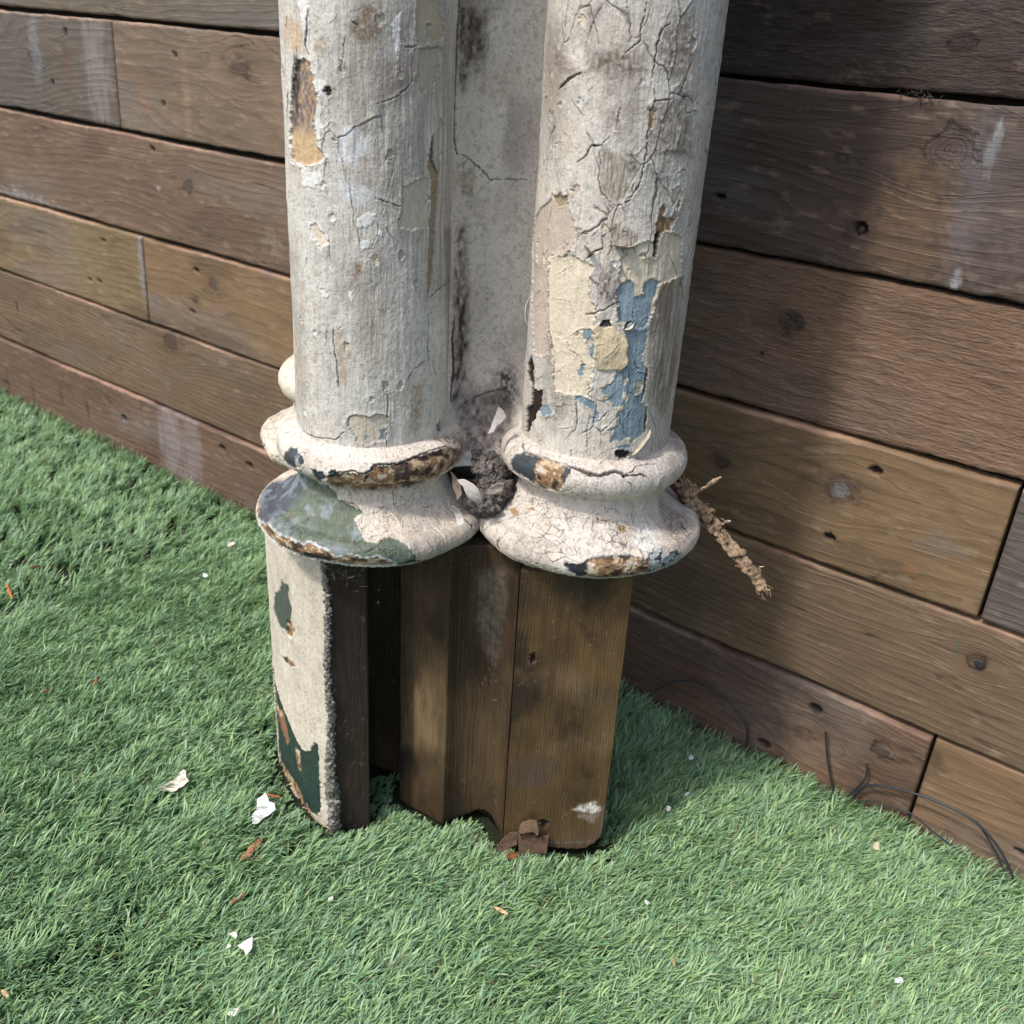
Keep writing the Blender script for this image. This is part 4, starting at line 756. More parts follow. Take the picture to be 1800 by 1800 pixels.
def paintboard(cv):
    top_coat(cv, 81, .25, .2, .1)
    cv.hole(R7([(255, 230), (285, 280), (310, 400), (350, 520), (400, 640), (420, 700), (450, 750), (480, 795), (520, 790), (545, 740), (575, 760), (590, 1180), (560, 1200), (400, 1200), (240, 900), (240, 300)]), GREEN*.3, .0010, .0012, .0010, .4, lambda S, T: lin(48, 66, 60, .9)*(1+.3*fbm(S*150, T*100, 3, 3, 400))[:, None])
    cv.hole(R5([(345, 1145), (360, 1180), (385, 1180), (385, 1270), (408, 1340), (400, 1400), (370, 1480), (322, 1440), (290, 1340), (300, 1230), (330, 1215)]), GREEN*.5, .0011, .0010, .0012, .45, lambda S, T: lin(84, 92, 84, .85)*(1+.2*fbm(S*150, T*100, 3, 3, 401))[:, None])
    cv.hole(R5([(370, 1400), (400, 1400), (428, 1470), (400, 1525), (372, 1490)]), TAN, .002, .0010, .0008, .8, rustf(20, .3)); cv.hole(R5([(340, 1630), (385, 1645), (435, 1702), (395, 1700), (360, 1670)]), TAN, .002, .0008, .001, .8, rustf(21, .3))
    cv.hole(R7([(310, 520), (345, 540), (385, 730), (370, 760), (330, 640)]), TAN, .0012, .0010, .0006, .8, lambda S, T: lin(150, 108, 84, .8)*(1+.3*fbm(S*200, T*60, 3, 3, 402))[:, None])
    cv.hole(R7([(425, 770), (450, 790), (458, 920), (435, 900)]), TAN*.7, .001, .001, .0004, .8, rustf(22, .3)); cv.hole(R7([(255, 250), (280, 250), (300, 470), (340, 560), (300, 640), (330, 860), (430, 1000), (560, 1230), (600, 1330), (560, 1330), (260, 900)]), TAN*.6, .0016, .0014, .0006, .8, rustf(23, .4)) 
    cv.crack(R7([(455, 490), (520, 540), (540, 590)]), .0004, .001); cv.crack(R5([(380, 1190), (395, 1270)]), .0006, .001)
prism('painted_board', [P0]+pm+[P1, (-.772, -.535), (-.83, -.52), (-.88, -.505), (-.93, -.475)], .004, zt, MP, colm, lin(204, 196, 180, .82), .0018, 81, paintboard, dz=.0013)
sb = [(-.7705, -.5335), (-.7665, -.5505), P2, (-.835, -.428), (-.93, -.46), (-.93, -.473), (-.88, -.503), (-.83, -.5175)]
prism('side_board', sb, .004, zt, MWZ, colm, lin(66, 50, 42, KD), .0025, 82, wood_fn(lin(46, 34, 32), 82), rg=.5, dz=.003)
gp = lambda x, y, z=0: tuple(on_ground(x, y, z)[:2])
w1 = (-.741, -.448); w2 = (-.663, -.444); c2p = (-.570, -.427)
cove = [(-.660, -.430), (-.652, -.417), (-.640, -.407), (-.625, -.400), (-.610, -.398), (-.595, -.403), (-.583, -.412)]
F1 = (c2p[0]+.133*a_[0], c2p[1]+.133*a_[1])
def cove_fn(cv):
    wood_fn(lin(112, 92, 64, .6), 83, .5)(cv)
    cv.smudge(R8([(-320, 350), (-60, 350), (-60, 800), (-320, 750)]), lin(150, 126, 94, .6), .6, .02, freq=(100, 20))  # sunlit patch below the bell, painted into the wood colour
    cv.smudge([(775, 1005), (885, 1005), (880, 1200), (775, 1230)], lin(58, 42, 26, .7), .7, .02, freq=(100, 30))
    cv.smudge(R6([(140, 1100), (320, 1080), (300, 1500), (250, 1700), (200, 1640), (140, 1400)]), lin(122, 112, 98, .6), .75, .008, freq=(200, 160))
zbc = lambda xs: .003+.0035*np.abs(vn(xs[:, 0]*170, xs[:, 1]*170, 2, 8))+.020*np.exp(-(((xs[:, 0]+.625)/.020)**2))*(xs[:, 1] > -.425)
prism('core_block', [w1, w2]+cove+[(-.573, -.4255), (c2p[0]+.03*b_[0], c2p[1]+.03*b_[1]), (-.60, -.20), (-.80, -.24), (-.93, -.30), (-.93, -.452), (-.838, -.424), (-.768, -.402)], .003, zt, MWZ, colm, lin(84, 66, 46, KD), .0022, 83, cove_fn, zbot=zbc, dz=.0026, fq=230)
def front_fn(cv):
    wood_fn(lin(74, 58, 40, .6), 84, .55)(cv)
    cv.smudge(R8([(380, 300), (720, 260), (1000, 480), (990, 640), (600, 780), (320, 720)]), lin(146, 118, 88, 0.56), .55, .02, freq=(60, 40))  # paler area paints in the sunlight on the board's middle
    cv.smudge(R8([(250, 1130), (940, 1150), (900, 1400), (560, 1440), (240, 1400)]), lin(112, 94, 86, .7), .8, .02, freq=(60, 60), contrast=.5)
    cv.smudge(R8([(340, 860), (640, 840), (620, 1000), (360, 1030)]), lin(70, 58, 54, 1.1), .7, .012, freq=(60, 60))
    cv.smudge(R8([(740, 1165), (800, 1130), (880, 1115), (925, 1160), (880, 1185)]), lin(214, 208, 202, 1.), .85, .003, .003, (400, 400)); cv.smudge(R8([(780, 1200), (900, 1200), (860, 1240)]), lin(180, 170, 166, 1.), .5, .006)
    cv.smudge(R8([(780, 380), (1050, 380), (1000, 520), (800, 480)]), lin(50, 48, 36, 1.1), .7, .015)
    for q in ([(480, 190), (510, 170), (515, 220), (485, 240)], [(540, 1235), (560, 1225), (595, 1250), (570, 1280), (545, 1270)]): cv.hole(R8(q), lin(24, 18, 14), .004, .0008, .0006)
    cv.crack(R8([(250, 1050), (255, 1200), (255, 1380)]), .0005, .0008, col=(.45, .42, .38)); cv.crack(R8([(320, 100), (310, 400), (290, 700), (270, 1000)]), .0006, .0006, col=(.22, .2, .17))
def zbf(xs):
    d = (xs-np.array(c2p)) @ a_[:2]; r = .034; k = np.clip((d-(.133-r))/r, 0, 1); return .009+r*1.15*(1-np.sqrt(np.maximum(1-k*k, 0)))+.0030*np.abs(vn(d*160, 0, 3, 5))+.0035*np.abs(vn(d*45, 0, 1, 6))
fb_ = [c2p, F1, (F1[0]+.028*b_[0], F1[1]+.028*b_[1]), (c2p[0]+.028*b_[0], c2p[1]+.028*b_[1])]
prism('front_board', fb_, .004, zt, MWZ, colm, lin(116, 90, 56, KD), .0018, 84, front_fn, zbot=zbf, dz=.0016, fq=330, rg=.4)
bbk = [(c2p[0]+.030*b_[0]+.012*a_[0], c2p[1]+.030*b_[1]+.012*a_[1]), (F1[0]+.030*b_[0]-.004*a_[0], F1[1]+.030*b_[1]-.004*a_[1]), (F1[0]+.2*b_[0]-.01*a_[0], F1[1]+.2*b_[1]-.01*a_[1]), (-.598, -.203)]
prism('rear_block', bbk, .016, zt, MWZ, colm, lin(86, 66, 46, KD), .004, 85, wood_fn(lin(60, 46, 34), 85), dz=.006)

def blob_tube(name, pts, rad, mat, parent, colr, seed=0, nseg=14, step=.0015, amp=.3, freq=300, local=True, cvar=.4, squash=1.):
    """rough tapered stick or crust along a path"""
    pts = np.array(pts, float); rad = np.array(rad, float); L = np.concatenate([[0], np.cumsum(np.linalg.norm(np.diff(pts, axis=0), axis=1))])
    n = max(6, int(L[-1]/step)); s = np.linspace(0, L[-1], n); Pc = np.stack([np.interp(s, L, pts[:, k]) for k in range(3)], -1); R_ = np.interp(s, L, rad)
    Pc += np.stack([np.interp(s, L, pts[:, 0])*0+.25*R_.mean()*vn(s*180, 0, k, seed+k) for k in range(3)], -1)
    t = np.gradient(Pc, axis=0); t /= np.linalg.norm(t, axis=1)[:, None]; up = np.array([.3, -.5, .8]); u = np.cross(t, up); u /= np.linalg.norm(u, axis=1)[:, None]; v = np.cross(t, u)
    th = np.linspace(0, 2*math.pi, nseg, endpoint=False); A_, I_ = np.meshgrid(th, np.arange(n)); ca, sa = np.cos(A_), np.sin(A_)
    D = ca[..., None]*u[:, None]+squash*sa[..., None]*v[:, None]; P = Pc[:, None]+D*R_[:, None, None]
    nz = fbm(P[..., 0]*freq, P[..., 1]*freq, P[..., 2]*freq, 4, seed, .65); P = Pc[:, None]+D*(R_[:, None]*(1+amp*2*nz))[..., None]
    cl = np.array(colr)*(1+cvar*2*fbm(P[..., 0]*freq*1.3, P[..., 1]*freq*1.3, P[..., 2]*freq*1.3, 3, seed+9))[..., None]
    F = grid_faces(n, nseg, False); i = np.arange(n-1); F = np.concatenate([F, np.stack([i*nseg+nseg-1, (i+1)*nseg+nseg-1, (i+1)*nseg, i*nseg], -1)])
    return mesh_np(name, P, F, mat, parent, cl.clip(.01, .9), caps=[list(range(nseg)), [(n-1)*nseg+k for k in range(nseg)][::-1]])
# crusty ridge of old filler down the painted board's edge
pts = []; 
for z_ in np.linspace(.006, .437, 12): pts.append((P1[0]-ORG[0]+.002*math.sin(z_*40), P1[1]-ORG[1]+.001, z_))
blob_tube('filler_ridge', pts, [.006, .008, .007, .0055, .0045, .005, .0042, .0045, .0036, .004, .0036, .0036], M_DIRT, colm, lin(136, 132, 124, .8), 91, 22, .0010, .62, 330, cvar=.7)
# dirt and cobweb packed between the mouldings
def plen(p): return toloc(p)
def lump(name, cpx, R, rad, colr, seed, parent=colm, mat=M_DIRT, sq=(1, 1, 1), amp=.65, freq=130):
    c = plen(at_range(*cpx, R)); n = 60; u = np.linspace(0, math.pi, n); v = np.linspace(0, 2*math.pi, 2*n, endpoint=False); U, V_ = np.meshgrid(u, v, indexing='ij')
    D = np.stack([np.sin(U)*np.cos(V_), np.sin(U)*np.sin(V_), np.cos(U)], -1); P = D*rad
    nz = fbm(P[..., 0]*freq+seed, P[..., 1]*freq, P[..., 2]*freq, 6, seed, .68); P = D*(rad*(1+amp*nz))[..., None]*np.array(sq)+c
    F = grid_faces(n, 2*n); i = np.arange(n-1); F = np.concatenate([F, np.stack([i*2*n+2*n-1, (i+1)*2*n+2*n-1, (i+1)*2*n, i*2*n], -1)])
    cl = (np.array(colr)*.5+np.array(colr).mean()*.5)*1.45*(1+1.*fbm(P[..., 0]*400, P[..., 1]*400, P[..., 2]*400, 3, seed+3))[..., None]
    return cl, P.reshape(-1, 3), F
LP = []; o_ = 0
rd_ = np.random.RandomState(77); pth = [(842, 742, 1.15), (866, 735, 1.155), (888, 738, 1.15), (850, 770, 1.13), (868, 775, 1.125), (846, 800, 1.11), (866, 805, 1.105), (858, 826, 1.095), (876, 832, 1.095), (864, 852, 1.085), (880, 858, 1.08), (852, 862, 1.08), (868, 878, 1.075), (846, 884, 1.07), (838, 770, 1.14), (882, 800, 1.11)]
for cpx, R, rad, cl, sd, sq in [((x_+rd_.normal(0, 2), y_+rd_.normal(0, 3)), r_+.004, rd_.uniform(.010, .017), lin(108, 97, 88, .75)*rd_.uniform(.6, 1.3), k_, (rd_.uniform(.8, 1.4), rd_.uniform(.8, 1.4), rd_.uniform(.6, 1.3))) for k_, (x_, y_, r_) in enumerate(pth)]:
    c_, V_, F_ = lump('x', cpx, R, rad, cl, sd, sq=sq); LP.append((c_.reshape(-1, 3), V_, F_+o_)); o_ += len(V_)
dirt = mesh_np('packed_dirt', np.concatenate([l[1] for l in LP]), np.concatenate([l[2] for l in LP]), M_DIRT, colm, np.concatenate([l[0] for l in LP]).clip(.012, .6)); tag(dirt, kind='stuff')
# debris stuck on the hollow face: short fibres and crumbs in one mass
def fibres(name, spots, n, colr, parent, mat, seed, ln=(.004, .014), rad=.0003, kind='stuff', jig=.4, axis=None):
    r_ = np.random.RandomState(seed); Vv, Ff, Cc = [], [], []; o_ = 0
    for _ in range(n):
        c, sp = spots[r_.randint(len(spots))]; p = np.array(c)+r_.normal(0, 1, 3)*np.array(sp); d = r_.normal(0, 1, 3)*(1 if axis is None else .35)+(0 if axis is None else axis/np.linalg.norm(axis)); d /= np.linalg.norm(d); L_ = r_.uniform(*ln); k = 4
        pts = [p]; 
        for j in range(k): d = d+r_.normal(0, jig, 3); d /= np.linalg.norm(d); pts.append(pts[-1]+d*L_/k)
        side = np.cross(d, r_.normal(0, 1, 3)); side /= np.linalg.norm(side)+1e-9; up = np.cross(side, d); rr_ = rad*r_.uniform(.5, 1.6)
        for j, q in enumerate(pts):
            w_ = rr_*(1-.6*j/k)
            for m_ in range(3): Vv.append(q+side*w_*math.cos(m_*2.094)+up*w_*math.sin(m_*2.094)); 
        cc_ = np.array(colr)*r_.uniform(.5, 1.6); Cc += [cc_]*(3*(k+1))
        for j in range(k):
            for m_ in range(3): Ff.append([o_+3*j+m_, o_+3*j+(m_+1) % 3, o_+3*j+3+(m_+1) % 3, o_+3*j+3+m_])
        o_ += 3*(k+1)
    o = mesh_np(name, np.array(Vv), Ff, mat, parent, np.array(Cc)); 
    if kind: tag(o, kind=kind)
    return o
cpt = lambda x, y, R: plen(at_range(x, y, R))
spots = [(cpt(862, 1030, 1.035), (.006, .004, .012)), (cpt(858, 1080, 1.04), (.006, .004, .016)), (cpt(862, 1130, 1.04), (.005, .003, .016)), (cpt(868, 1180, 1.035), (.004, .003, .012)), (cpt(852, 1195, 1.04), (.005, .003, .006))]
fibres('cobweb_debris', spots, 190, lin(128, 118, 104, .7), colm, M_DIRT, 5, (.003, .011), .00018, jig=.9)
fibres('bristle_dust', [(cpt(856, 830, 1.07), (.012, .01, .008)), (cpt(850, 780, 1.10), (.01, .01, .015)), (cpt(868, 850, 1.06), (.012, .01, .012)), (cpt(870, 740, 1.13), (.012, .01, .012)), (cpt(845, 1475, 1.0), (.012, .006, .006)), (cpt(600, 1010, 1.0), (.03, .01, .004))], 260, lin(120, 108, 96, .9), colm, M_DIRT, 6, (.003, .010), .00022)

# ---- thin flakes: flat shapes with thickness and curl
def flake(name, outline, org, ux, uy, th, colr, mat=M_CHIP, curl=.0, parent=None, seed=0, base=None):
    """outline in metres in the (ux, uy) plane about org; returns a thin solid with a curled surface"""
    q = np.array(outline, float); ux = np.array(ux, float); uy = np.array(uy, float); ux /= np.linalg.norm(ux); uy = uy-ux*(uy @ ux); uy /= np.linalg.norm(uy); uz = np.cross(ux, uy)
    c = q.mean(0); rings = [1., .97, .8, .6, .4, .2]; n0 = len(q); qq = []
    for i in range(n0):
        for t in (0, .34, .67): qq.append(q[i]*(1-t)+q[(i+1) % n0]*t)
    qq = np.array(qq); n = len(qq); span = np.abs(q-c).max(); qq = c+(qq-c)*(1+.04*vn(qq[:, 0]*400, qq[:, 1]*400, seed, seed))[:, None]
    V = []
    for side in (1, -1):
        for r_ in rings:
            p = c+(qq-c)*r_; e = (p-c)/span; zz = curl*span*(e[:, 0]**2*.6+e[:, 1]**2)+.05*span*vn(p[:, 0]*250, p[:, 1]*250, seed+2, seed)+side*th/2*(1 if r_ < 1 else .6)
            V.append(p[:, :1]*ux+p[:, 1:]*uy+zz[:, None]*uz)
        V.append((c[0]*ux+c[1]*uy+(side*th/2)*uz)[None])
    V = np.concatenate(V)+np.array(org); nr = len(rings); blk = nr*n+1; F4, F3 = [], []
    for s_ in (0, 1):
        for j in range(nr-1):
            for k in range(n):
                f = [s_*blk+j*n+k, s_*blk+j*n+(k+1) % n, s_*blk+(j+1)*n+(k+1) % n, s_*blk+(j+1)*n+k]; F4.append(f if s_ == 0 else f[::-1])
        for k in range(n):
            f = [s_*blk+(nr-1)*n+k, s_*blk+(nr-1)*n+(k+1) % n, s_*blk+nr*n]; F3.append(f if s_ == 0 else f[::-1])
    for k in range(n): F4.append([k, blk+k, blk+(k+1) % n, (k+1) % n])
    cl = np.array(colr)*(1+.15*vn(V[:, 0]*300, V[:, 1]*300, V[:, 2]*300, seed))[:, None]
    return mesh_np(name, V, F4, mat, parent, cl.clip(.01, .92), F3=F3)
right = RC @ np.array([1, 0, 0]); upv = RC @ np.array([0, 1, 0]); fwd = -(RC @ np.array([0, 0, -1]))
def px_flake(name, pts, R, colr, tilt=(.15, .35), **kw):
    """flake whose outline is read in pixels about a point at horizontal range R"""
    c = np.mean(pts, 0); o = at_range(c[0], c[1], R); s = np.linalg.norm(o-CAMP)/FPX
    ux = right+fwd*tilt[0]; uy = upv+fwd*tilt[1]; ol = [((x-c[0])*s, -(y-c[1])*s*1.05) for x, y in pts]
    return flake(name, ol, o, ux, uy, kw.pop('th', .0009), colr, **kw)
o = px_flake('paint_flake', R3([(1455, 1600), (1500, 1595), (1560, 1625), (1590, 1660), (1605, 1730), (1570, 1755), (1520, 1720), (1490, 1640), (1460, 1615)]), 1.03, lin(196, 190, 182, .8), curl=-.25, seed=1)
tag(o, 'pale leaf-shaped paint flake caught between the two bell mouldings', 'paint flake')
o = px_flake('paint_flake', R3([(1650, 1300), (1680, 1220), (1725, 1140), (1750, 1155), (1768, 1200), (1740, 1230), (1700, 1260), (1690, 1290)]), 1.075, lin(184, 178, 172, .8), curl=.3, seed=2, tilt=(.3, .1))
tag(o, 'grey jagged paint flake standing in the dirt above the rings', 'paint flake')
o = px_flake('paint_flake', R3([(1640, 1680), (1660, 1640), (1730, 1600), (1755, 1600), (1745, 1660), (1690, 1690), (1650, 1690)]), 1.035, lin(180, 166, 154, .8), curl=.2, seed=3, tilt=(.1, .8))
tag(o, 'broad dusty paint flake lying on the dirt beside the right bell moulding', 'paint flake')
# attached peeling flakes are parts of the column
def att(pts, R, colr, cyl=None, lift=.0015, **kw):
    if cyl is not None:                                              # seat the flake on the round surface it peels from
        C, r = cyl; c = np.mean(pts, 0); d = ray(*c); dh = d[:2]/np.hypot(*d[:2]); C_ = C[:2]-(a_*TILT*.2)[:2]; oc = CAMP[:2]-C_; b = oc @ dh; disc_ = max(b*b-(oc @ oc-r*r), 0.); R = -b-math.sqrt(disc_)
        p = CAMP[:2]+dh*R; n = np.append((p-C_)/r, 0.); R -= lift; den = n @ fwd; den = min(den, -.25)
        t0 = kw.get('tilt', (0, 0)); kw['tilt'] = (-(n @ right)/den+t0[0]*.3, -(n @ upv)/den+t0[1]*.5)
    o = px_flake('peeling_flake', pts, R, colr, **kw); mw = MCI; co = np.zeros(len(o.data.vertices)*3, np.float32); o.data.vertices.foreach_get('co', co); co = co.reshape(-1, 3)
    co = co @ mw[:3, :3].T.astype(np.float32)+mw[:3, 3].astype(np.float32); o.data.vertices.foreach_set('co', co.ravel()); o.data.update(); o.parent = colm; return o
att(R4([(1215, 1275), (1160, 1340), (1115, 1390), (1110, 1450), (1180, 1460), (1210, 1400), (1235, 1330)]), 1.015, lin(198, 188, 166, .8), curl=.15, tilt=(-.2, 0), seed=4, cyl=(C2, RS))
att(R8([(258, 1405), (300, 1345), (345, 1308), (398, 1298), (392, 1350), (388, 1385), (350, 1400), (330, 1428), (285, 1432)]), 1.000, lin(120, 98, 82, .6), curl=.25, seed=5, tilt=(-.1, .1), mat=M_BARK)
att(R8([(402, 1300), (405, 1330), (505, 1325), (515, 1345), (590, 1322), (582, 1385), (575, 1440), (500, 1436), (405, 1446)]), 1.002, lin(116, 94, 78, .6), curl=.10, seed=6, tilt=(-.1, .1), mat=M_BARK)
att(R8([(402, 1288), (425, 1248), (470, 1232), (505, 1236), (528, 1280), (520, 1325), (500, 1300), (450, 1305), (410, 1318)]), .998, lin(124, 102, 86, .6), curl=-.35, seed=12, tilt=(.1, -.3), mat=M_BARK)
att(R8([(330, 1440), (370, 1405), (400, 1440), (380, 1475), (340, 1470), (310, 1510), (295, 1495)]), .98, lin(168, 112, 76, .8), curl=.3, seed=7, tilt=(.2, .4), mat=M_BARK)

att(R2([(600, 1245), (614, 1228), (712, 1230), (708, 1200), (690, 1185), (610, 1190)]), 1.035, lin(206, 200, 190, .85), curl=.5, tilt=(.15, -.2), seed=21, cyl=(C2, RS))
att(R2([(745, 1600), (820, 1642), (880, 1600), (935, 1570), (920, 1540), (840, 1560), (760, 1570)]), 1.018, lin(200, 194, 184, .85), curl=.5, tilt=(.1, -.25), seed=22, cyl=(C2, RS))
att(R2([(1000, 1590), (1070, 1628), (1110, 1585), (1175, 1540), (1160, 1510), (1070, 1540), (1005, 1560)]), 1.012, lin(176, 166, 152, .85), curl=.5, tilt=(-.1, -.25), seed=23, cyl=(C2, RS))
att(R4([(1120, 640), (1095, 690), (1070, 655), (1100, 610), (1130, 615)]), 1.005, lin(206, 196, 176, .85), curl=.5, tilt=(.4, 0), seed=24, cyl=(C2, RS))
att(R3([(1318, 1340), (1322, 1250), (1338, 1200), (1350, 1215), (1334, 1300)]), 1.04, lin(206, 200, 188, .85), curl=.5, tilt=(-.6, 0), seed=25, cyl=(C1, RS))
att(R4([(440, 400), (452, 470), (465, 560), (450, 640), (440, 620), (430, 500)]), 1.075, lin(196, 190, 182, .85), curl=.4, tilt=(-.3, 0), seed=26, cyl=(C2, RS))
att(R5([(1440, 660), (1470, 690), (1500, 780), (1490, 800), (1455, 800), (1438, 740)]), 1.0, lin(206, 200, 192, .85), curl=.4, tilt=(.2, .5), seed=27)
att(R6([(0, 460), (30, 520), (50, 600), (20, 640), (-20, 560)]), 1.045, lin(120, 106, 96, .8), curl=.4, tilt=(.5, .2), seed=28)
# ---- torn strip of rotten wood wedged behind the right bell
sp = bpy.data.objects.new('wood_splinter', None); COL.objects.link(sp); tag(sp, 'ragged strip of rotten grey-brown wood wedged behind the right bell moulding', 'splinter')
sp.location = tuple(at_range(1215, 880, 1.17))
S0 = np.array(sp.location)
def spt(pl, R0=1.17, R1=1.10):
    out = []
    for i, (x, y) in enumerate(pl): out.append(at_range(x, y, R0+(R1-R0)*i/(len(pl)-1))-S0)
    return out
X7 = lambda p: Z(1150, 780, 6., p)
blob_tube('bark', spt(X7([(230, 380), (300, 470), (370, 570), (470, 680), (560, 800), (680, 920), (790, 1060), (900, 1180), (1000, 1300), (1090, 1420), (1160, 1530)])), [.006, .0075, .0085, .0095, .0085, .0085, .0090, .0085, .0080, .0085, .0070], M_BARK, sp, lin(140, 120, 98, .75), 95, 30, .0008, .24, 150, cvar=.9, squash=.28)
blob_tube('bark', spt(X7([(170, 400), (260, 520), (370, 690), (440, 780)]), 1.165, 1.15), [.004, .005, .004, .002], M_BARK, sp, lin(84, 62, 48, .9), 96, 12, .0012, .3, 200, squash=.5)
blob_tube('twig', spt(X7([(400, 545), (480, 490), (560, 450), (620, 400), (700, 350)]), 1.14, 1.10), [.0022, .0016, .0018, .0030, .0012], M_BARK, sp, lin(176, 152, 132, 1.), 97, 10, .0008, .25, 300)
blob_tube('twig', spt(X7([(720, 850), (770, 815), (800, 820)]), 1.13, 1.11), [.0012, .0014, .0012], M_BARK, sp, lin(186, 172, 160, 1.), 98, 8, .0008, .2, 300)
blob_tube('twig', spt(X7([(1110, 1300), (1160, 1295)]), 1.10, 1.09), [.0010, .0004], M_BARK, sp, lin(196, 180, 160, 1.), 99, 6, .0008, .2, 300)
blob_tube('twig', spt(X7([(300, 480), (340, 440), (320, 390), (310, 320)]), 1.16, 1.14), [.0018, .0014, .0012, .0006], M_BARK, sp, lin(150, 126, 106, 1.), 92, 8, .0008, .4, 500)
sps = [(q, (.003, .003, .003)) for q in spt(X7([(310, 400), (370, 420), (400, 480), (450, 620), (520, 660), (560, 690), (650, 820), (700, 980), (830, 1130), (900, 1250), (1060, 1440), (1130, 1530), (1180, 1500)]))]
fb2 = fibres('splinter_fibre', sps, 170, lin(186, 158, 128, 1.), sp, M_BARK, 11, (.004, .012), .00045, jig=.25, axis=S0*0+(at_range(1343, 1035, 1.10)-at_range(1190, 845, 1.17)))

# ------------------------------------------------------------------ things lying on the turf
def ground_chip(nm, px, py, w_, h_, ang, colr, label, cat, mat=M_CHIP, curl=.2, seed=0, th=.0011, z=.026, group=None, pts=None, tilt=(.1, .15)):
    c = on_ground(px, py, z); s = np.linalg.norm(c-CAMP)/FPX; r_ = np.random.RandomState(seed+3); n = 8
    ol = [((x-px)*s, -(y-py)*s*1.5) for x, y in pts] if pts else [((.5+.14*r_.randn())*w_*s*math.cos(6.2832*k/n), (.5+.14*r_.randn())*h_*s*1.4*math.sin(6.2832*k/n)) for k in range(n)]
    ol = [(x*math.cos(ang)-y*math.sin(ang), x*math.sin(ang)+y*math.cos(ang)) for x, y in ol]
    g = right*np.array([1, 1, 0]); g /= np.linalg.norm(g); gf = np.array([-g[1], g[0], 0]); g = g+np.array([0, 0, tilt[0]]); gf = gf+np.array([0, 0, tilt[1]])
    o = flake(nm, ol, (0, 0, 0), g, gf, th, colr, mat, curl, None, seed); o.location = tuple(c)
    return tag(o, label, cat, group)
X8 = lambda p: Z(250, 1300, 5.143, p)
g1 = 'paint chips fallen on the turf'; g2 = 'wood crumbs fallen on the turf'
ground_chip('paint_chip', 307, 1375, 46, 30, 0, lin(226, 212, 200, .85), 'largest pinkish-white paint chip lying on the grass left of the column', 'paint chip', seed=1, group=g1, pts=X8([(180, 445), (200, 410), (290, 360), (340, 312), (365, 320), (375, 350), (415, 385), (370, 425), (340, 440), (320, 460), (250, 450), (215, 455)]))
ground_chip('paint_chip', 463, 1423, 36, 44, 0, lin(228, 228, 228, .78), 'bright white notched paint chip on the grass near the painted board', 'paint chip', seed=2, group=g1, z=.030, pts=X8([(1025, 570), (1085, 530), (1110, 545), (1130, 585), (1180, 595), (1200, 635), (1170, 670), (1110, 700), (1090, 740), (1045, 750), (1010, 670), (1040, 640)]))
ground_chip('paint_chip', 432, 1662, 24, 20, 0, lin(230, 230, 226, .8), 'small white paint chip with a notch in the foreground grass', 'paint chip', seed=3, group=g1, z=.030, pts=Z(0, 1250, 3.2727, [(1375, 1350), (1410, 1330), (1440, 1320), (1452, 1360), (1430, 1390), (1410, 1365), (1390, 1360)]))
for i, (x, y, w_, h_, c, lb) in enumerate([(405, 957, 14, 9, (222, 212, 200), 'tiny pale paint chip in the far grass just left of the bell moulding'), (410, 1643, 8, 12, (226, 222, 206), 'cream paint crumb just above the small notched white chip'), (403, 1664, 8, 6, (226, 222, 206), 'minute cream crumb left of the small notched white chip'),
    (582, 1580, 9, 8, (214, 214, 206), 'tiny white paint crumb in the grass below the side board'), (1215, 1332, 8, 7, (222, 220, 224), 'white speck in the shaded grass nearest the wall right of the plinth'), (1206, 1396, 7, 7, (226, 224, 226), 'middle white speck in the shaded grass right of the plinth'), (1175, 1422, 7, 8, (224, 222, 222), 'lowest white speck in the shaded grass right of the plinth'),
    (1138, 1587, 7, 7, (224, 224, 224), 'white crumb in the sunlit grass right of the column foot'), (1580, 1724, 10, 12, (210, 214, 216), 'greyish white crumb in the right foreground grass'), (1540, 1488, 12, 10, (226, 206, 186), 'pinkish paint crumb in the grass near the board joint'), (360, 1012, 10, 8, (214, 224, 222), 'pale paint crumb in the grass left of the green patch on the painted board'), (412, 1780, 12, 14, (220, 226, 214), 'pale crumb at the very bottom of the left foreground grass')]):
    ground_chip('paint_chip', x, y, w_, h_, i, lin(*c, .85), lb, 'paint chip', seed=20+i, z=.028, group=g1)
def wood_crumb(px, py, pl, rad, colr, label, seed, z=.028):
    pts = [on_ground(x, y, z)-on_ground(px, py, z) for x, y in pl]
    o = blob_tube('wood_chip', pts, rad, M_BARK, None, colr, seed, 10, .0012, .18, 160, squash=.45); o.location = tuple(on_ground(px, py, z)); tag(o, label, 'wood chip', g2)
wood_crumb(443, 1494, X8([(890, 1095), (930, 1060), (1000, 990), (1050, 920), (1090, 890)]), [.0015, .0042, .0052, .0040, .0012], lin(176, 128, 96, .75), 'largest orange-brown wood chip lying diagonally on the grass', 31, .026)
wood_crumb(480, 1398, X8([(1120, 490), (1180, 510), (1250, 520)]), [.001, .0026, .001], lin(168, 108, 74, .8), 'brown wood sliver just behind the bright white chip', 32)
wood_crumb(418, 1583, X8([(800, 1480), (850, 1450), (935, 1385)]), [.0016, .0028, .0008], lin(180, 120, 86, .8), 'thin reddish wood crumb below the largest wood chip', 33)
wood_crumb(16, 1040, [(12, 1028), (16, 1040), (21, 1052)], [.002, .003, .001], lin(190, 116, 74, .8), 'orange wood sliver at the left edge of the picture', 34)
wood_crumb(62, 997, [(54, 1000), (62, 996), (70, 994)], [.002, .004, .002], lin(110, 76, 60, .8), 'dark brown wood crumb in the far left grass', 35)
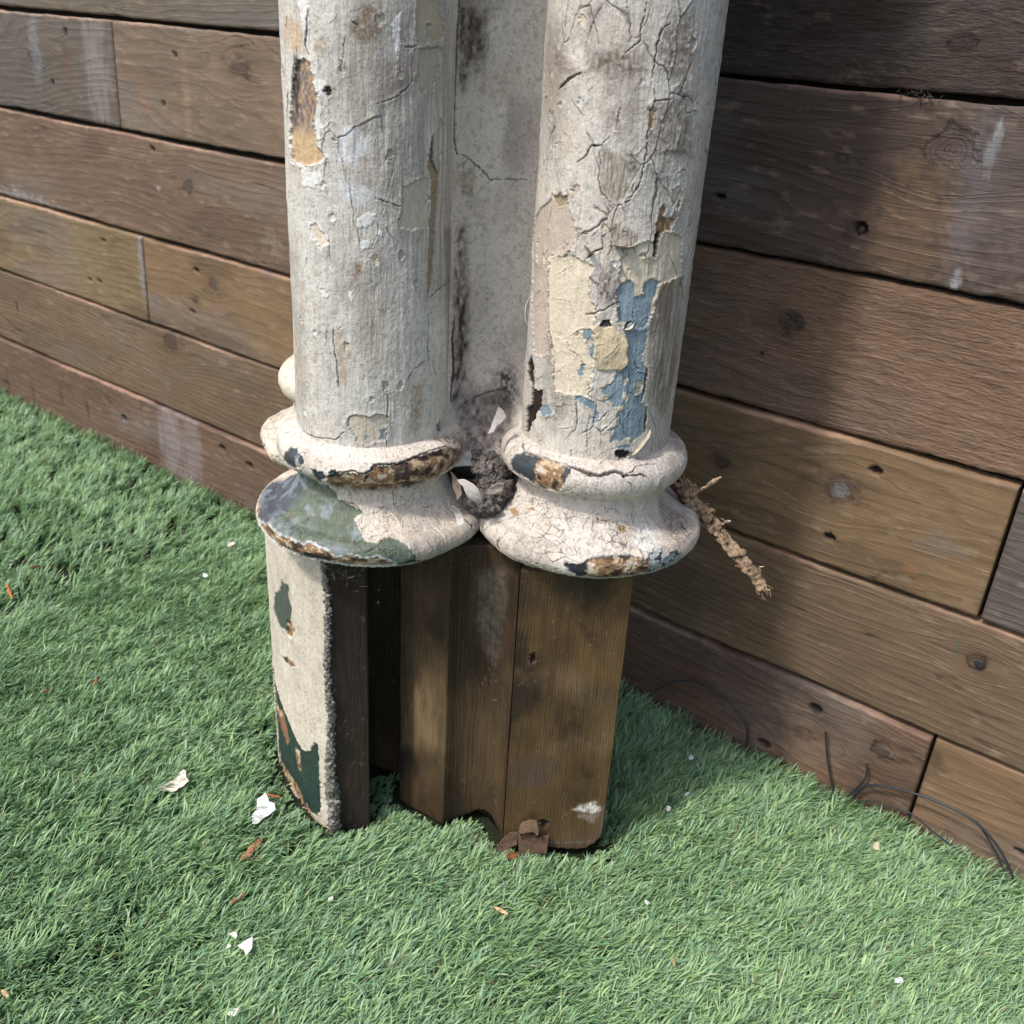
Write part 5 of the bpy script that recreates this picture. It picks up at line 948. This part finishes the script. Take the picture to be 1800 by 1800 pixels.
wood_crumb(167, 1198, [(164, 1206), (167, 1198), (170, 1190)], [.001, .003, .001], lin(160, 118, 90, .8), 'brown wood splinter in the grass midway between wall and camera', 36)
wood_crumb(81, 1214, [(74, 1217), (81, 1214), (89, 1210)], [.001, .0026, .001], lin(160, 108, 82, .8), 'brown wood crumb left of the midway splinter', 37)
wood_crumb(880, 1601, [(868, 1594), (880, 1600), (893, 1607)], [.001, .0026, .001], lin(206, 168, 130, .85), 'tan wood sliver in the grass in front of the front board', 38, .024)
wood_crumb(10, 1747, [(2, 1741), (8, 1746), (16, 1753)], [.001, .003, .001], lin(206, 172, 130, .85), 'tan sliver in the bottom left corner of the grass', 39)
wood_crumb(1184, 1690, [(1180, 1684), (1184, 1690), (1186, 1698)], [.001, .002, .001], lin(190, 160, 120, .85), 'straw coloured sliver in the right foreground grass', 40)
wood_crumb(300, 1365, [(294, 1366), (300, 1364), (307, 1363)], [.001, .0026, .001], lin(170, 112, 80, .8), 'brown crumb touching the back of the largest white chip', 41, .022)

# ------------------------------------------------------------------ black cable lying against the wall foot
def cable(pl, r, label, y0=-.012, y1=-.012):
    cu = bpy.data.curves.new('cable', 'CURVE'); cu.dimensions = '3D'; cu.bevel_depth = r; cu.bevel_resolution = 3; cu.resolution_u = 8
    spn = cu.splines.new('NURBS'); n = len(pl); spn.points.add(n-1); spn.order_u = 3; spn.use_endpoint_u = True
    o0 = on_wall(*pl[0], y0)
    for i, (x, y) in enumerate(pl):
        p = on_wall(x, y, y0+(y1-y0)*i/(n-1))-o0; spn.points[i].co = (*p, 1)
    tmp = bpy.data.objects.new('tmp', cu); COL.objects.link(tmp); dg = bpy.context.evaluated_depsgraph_get(); me = bpy.data.meshes.new_from_object(tmp.evaluated_get(dg)); bpy.data.objects.remove(tmp)
    me.materials.clear(); me.materials.append(M_WIRE); o = bpy.data.objects.new('cable', me); COL.objects.link(o); o.location = tuple(o0); tag(o, label, 'cable')
    for p in me.polygons: p.use_smooth = True
cable(W5([(0, 175), (60, 150), (120, 125), (200, 128), (270, 165), (350, 225), (420, 300), (462, 370), (450, 450)]), .0016, 'thin black cable arching on the lowest board just right of the column')
cable(W5([(835, 380), (838, 480), (858, 600), (880, 720)]), .0016, 'short black cable end standing upright out of the grass')
cable(W5([(890, 730), (940, 690), (1000, 640), (1042, 590), (1036, 535)]), .0015, 'black cable end curling up left of the board joint')
cable(W5([(940, 760), (965, 690), (1010, 642), (1080, 635), (1180, 655), (1300, 685), (1450, 750), (1560, 810), (1630, 880), (1690, 960), (1740, 1060), (1760, 1140), (1800, 1200)]), .0018, 'longest black cable looping across the board joint at the wall foot', -.014, -.022)
cable(W5([(950, 735), (1000, 712), (1080, 718), (1200, 750), (1260, 780), (1400, 900), (1550, 1000), (1680, 1080), (1750, 1150)]), .0013, 'lower black cable running under the long loop at the wall foot', -.010, -.016)
cable(W5([(1570, 815), (1650, 930), (1700, 1050), (1745, 1140)]), .0013, 'short black cable strand inside the right end of the long loop', -.018, -.012)
# fluff caught in the gap between boards
fl = fibres('lint_tuft', [(on_wall(1600, 166, -.004), (.012, .002, .003)), (on_wall(1625, 172, -.004), (.008, .002, .003))], 44, lin(110, 106, 96, .7), None, M_DIRT, 21, (.005, .013), .0004, None)
tag(fl, 'grey tuft of lint caught in the gap between the two topmost boards at right', 'lint')
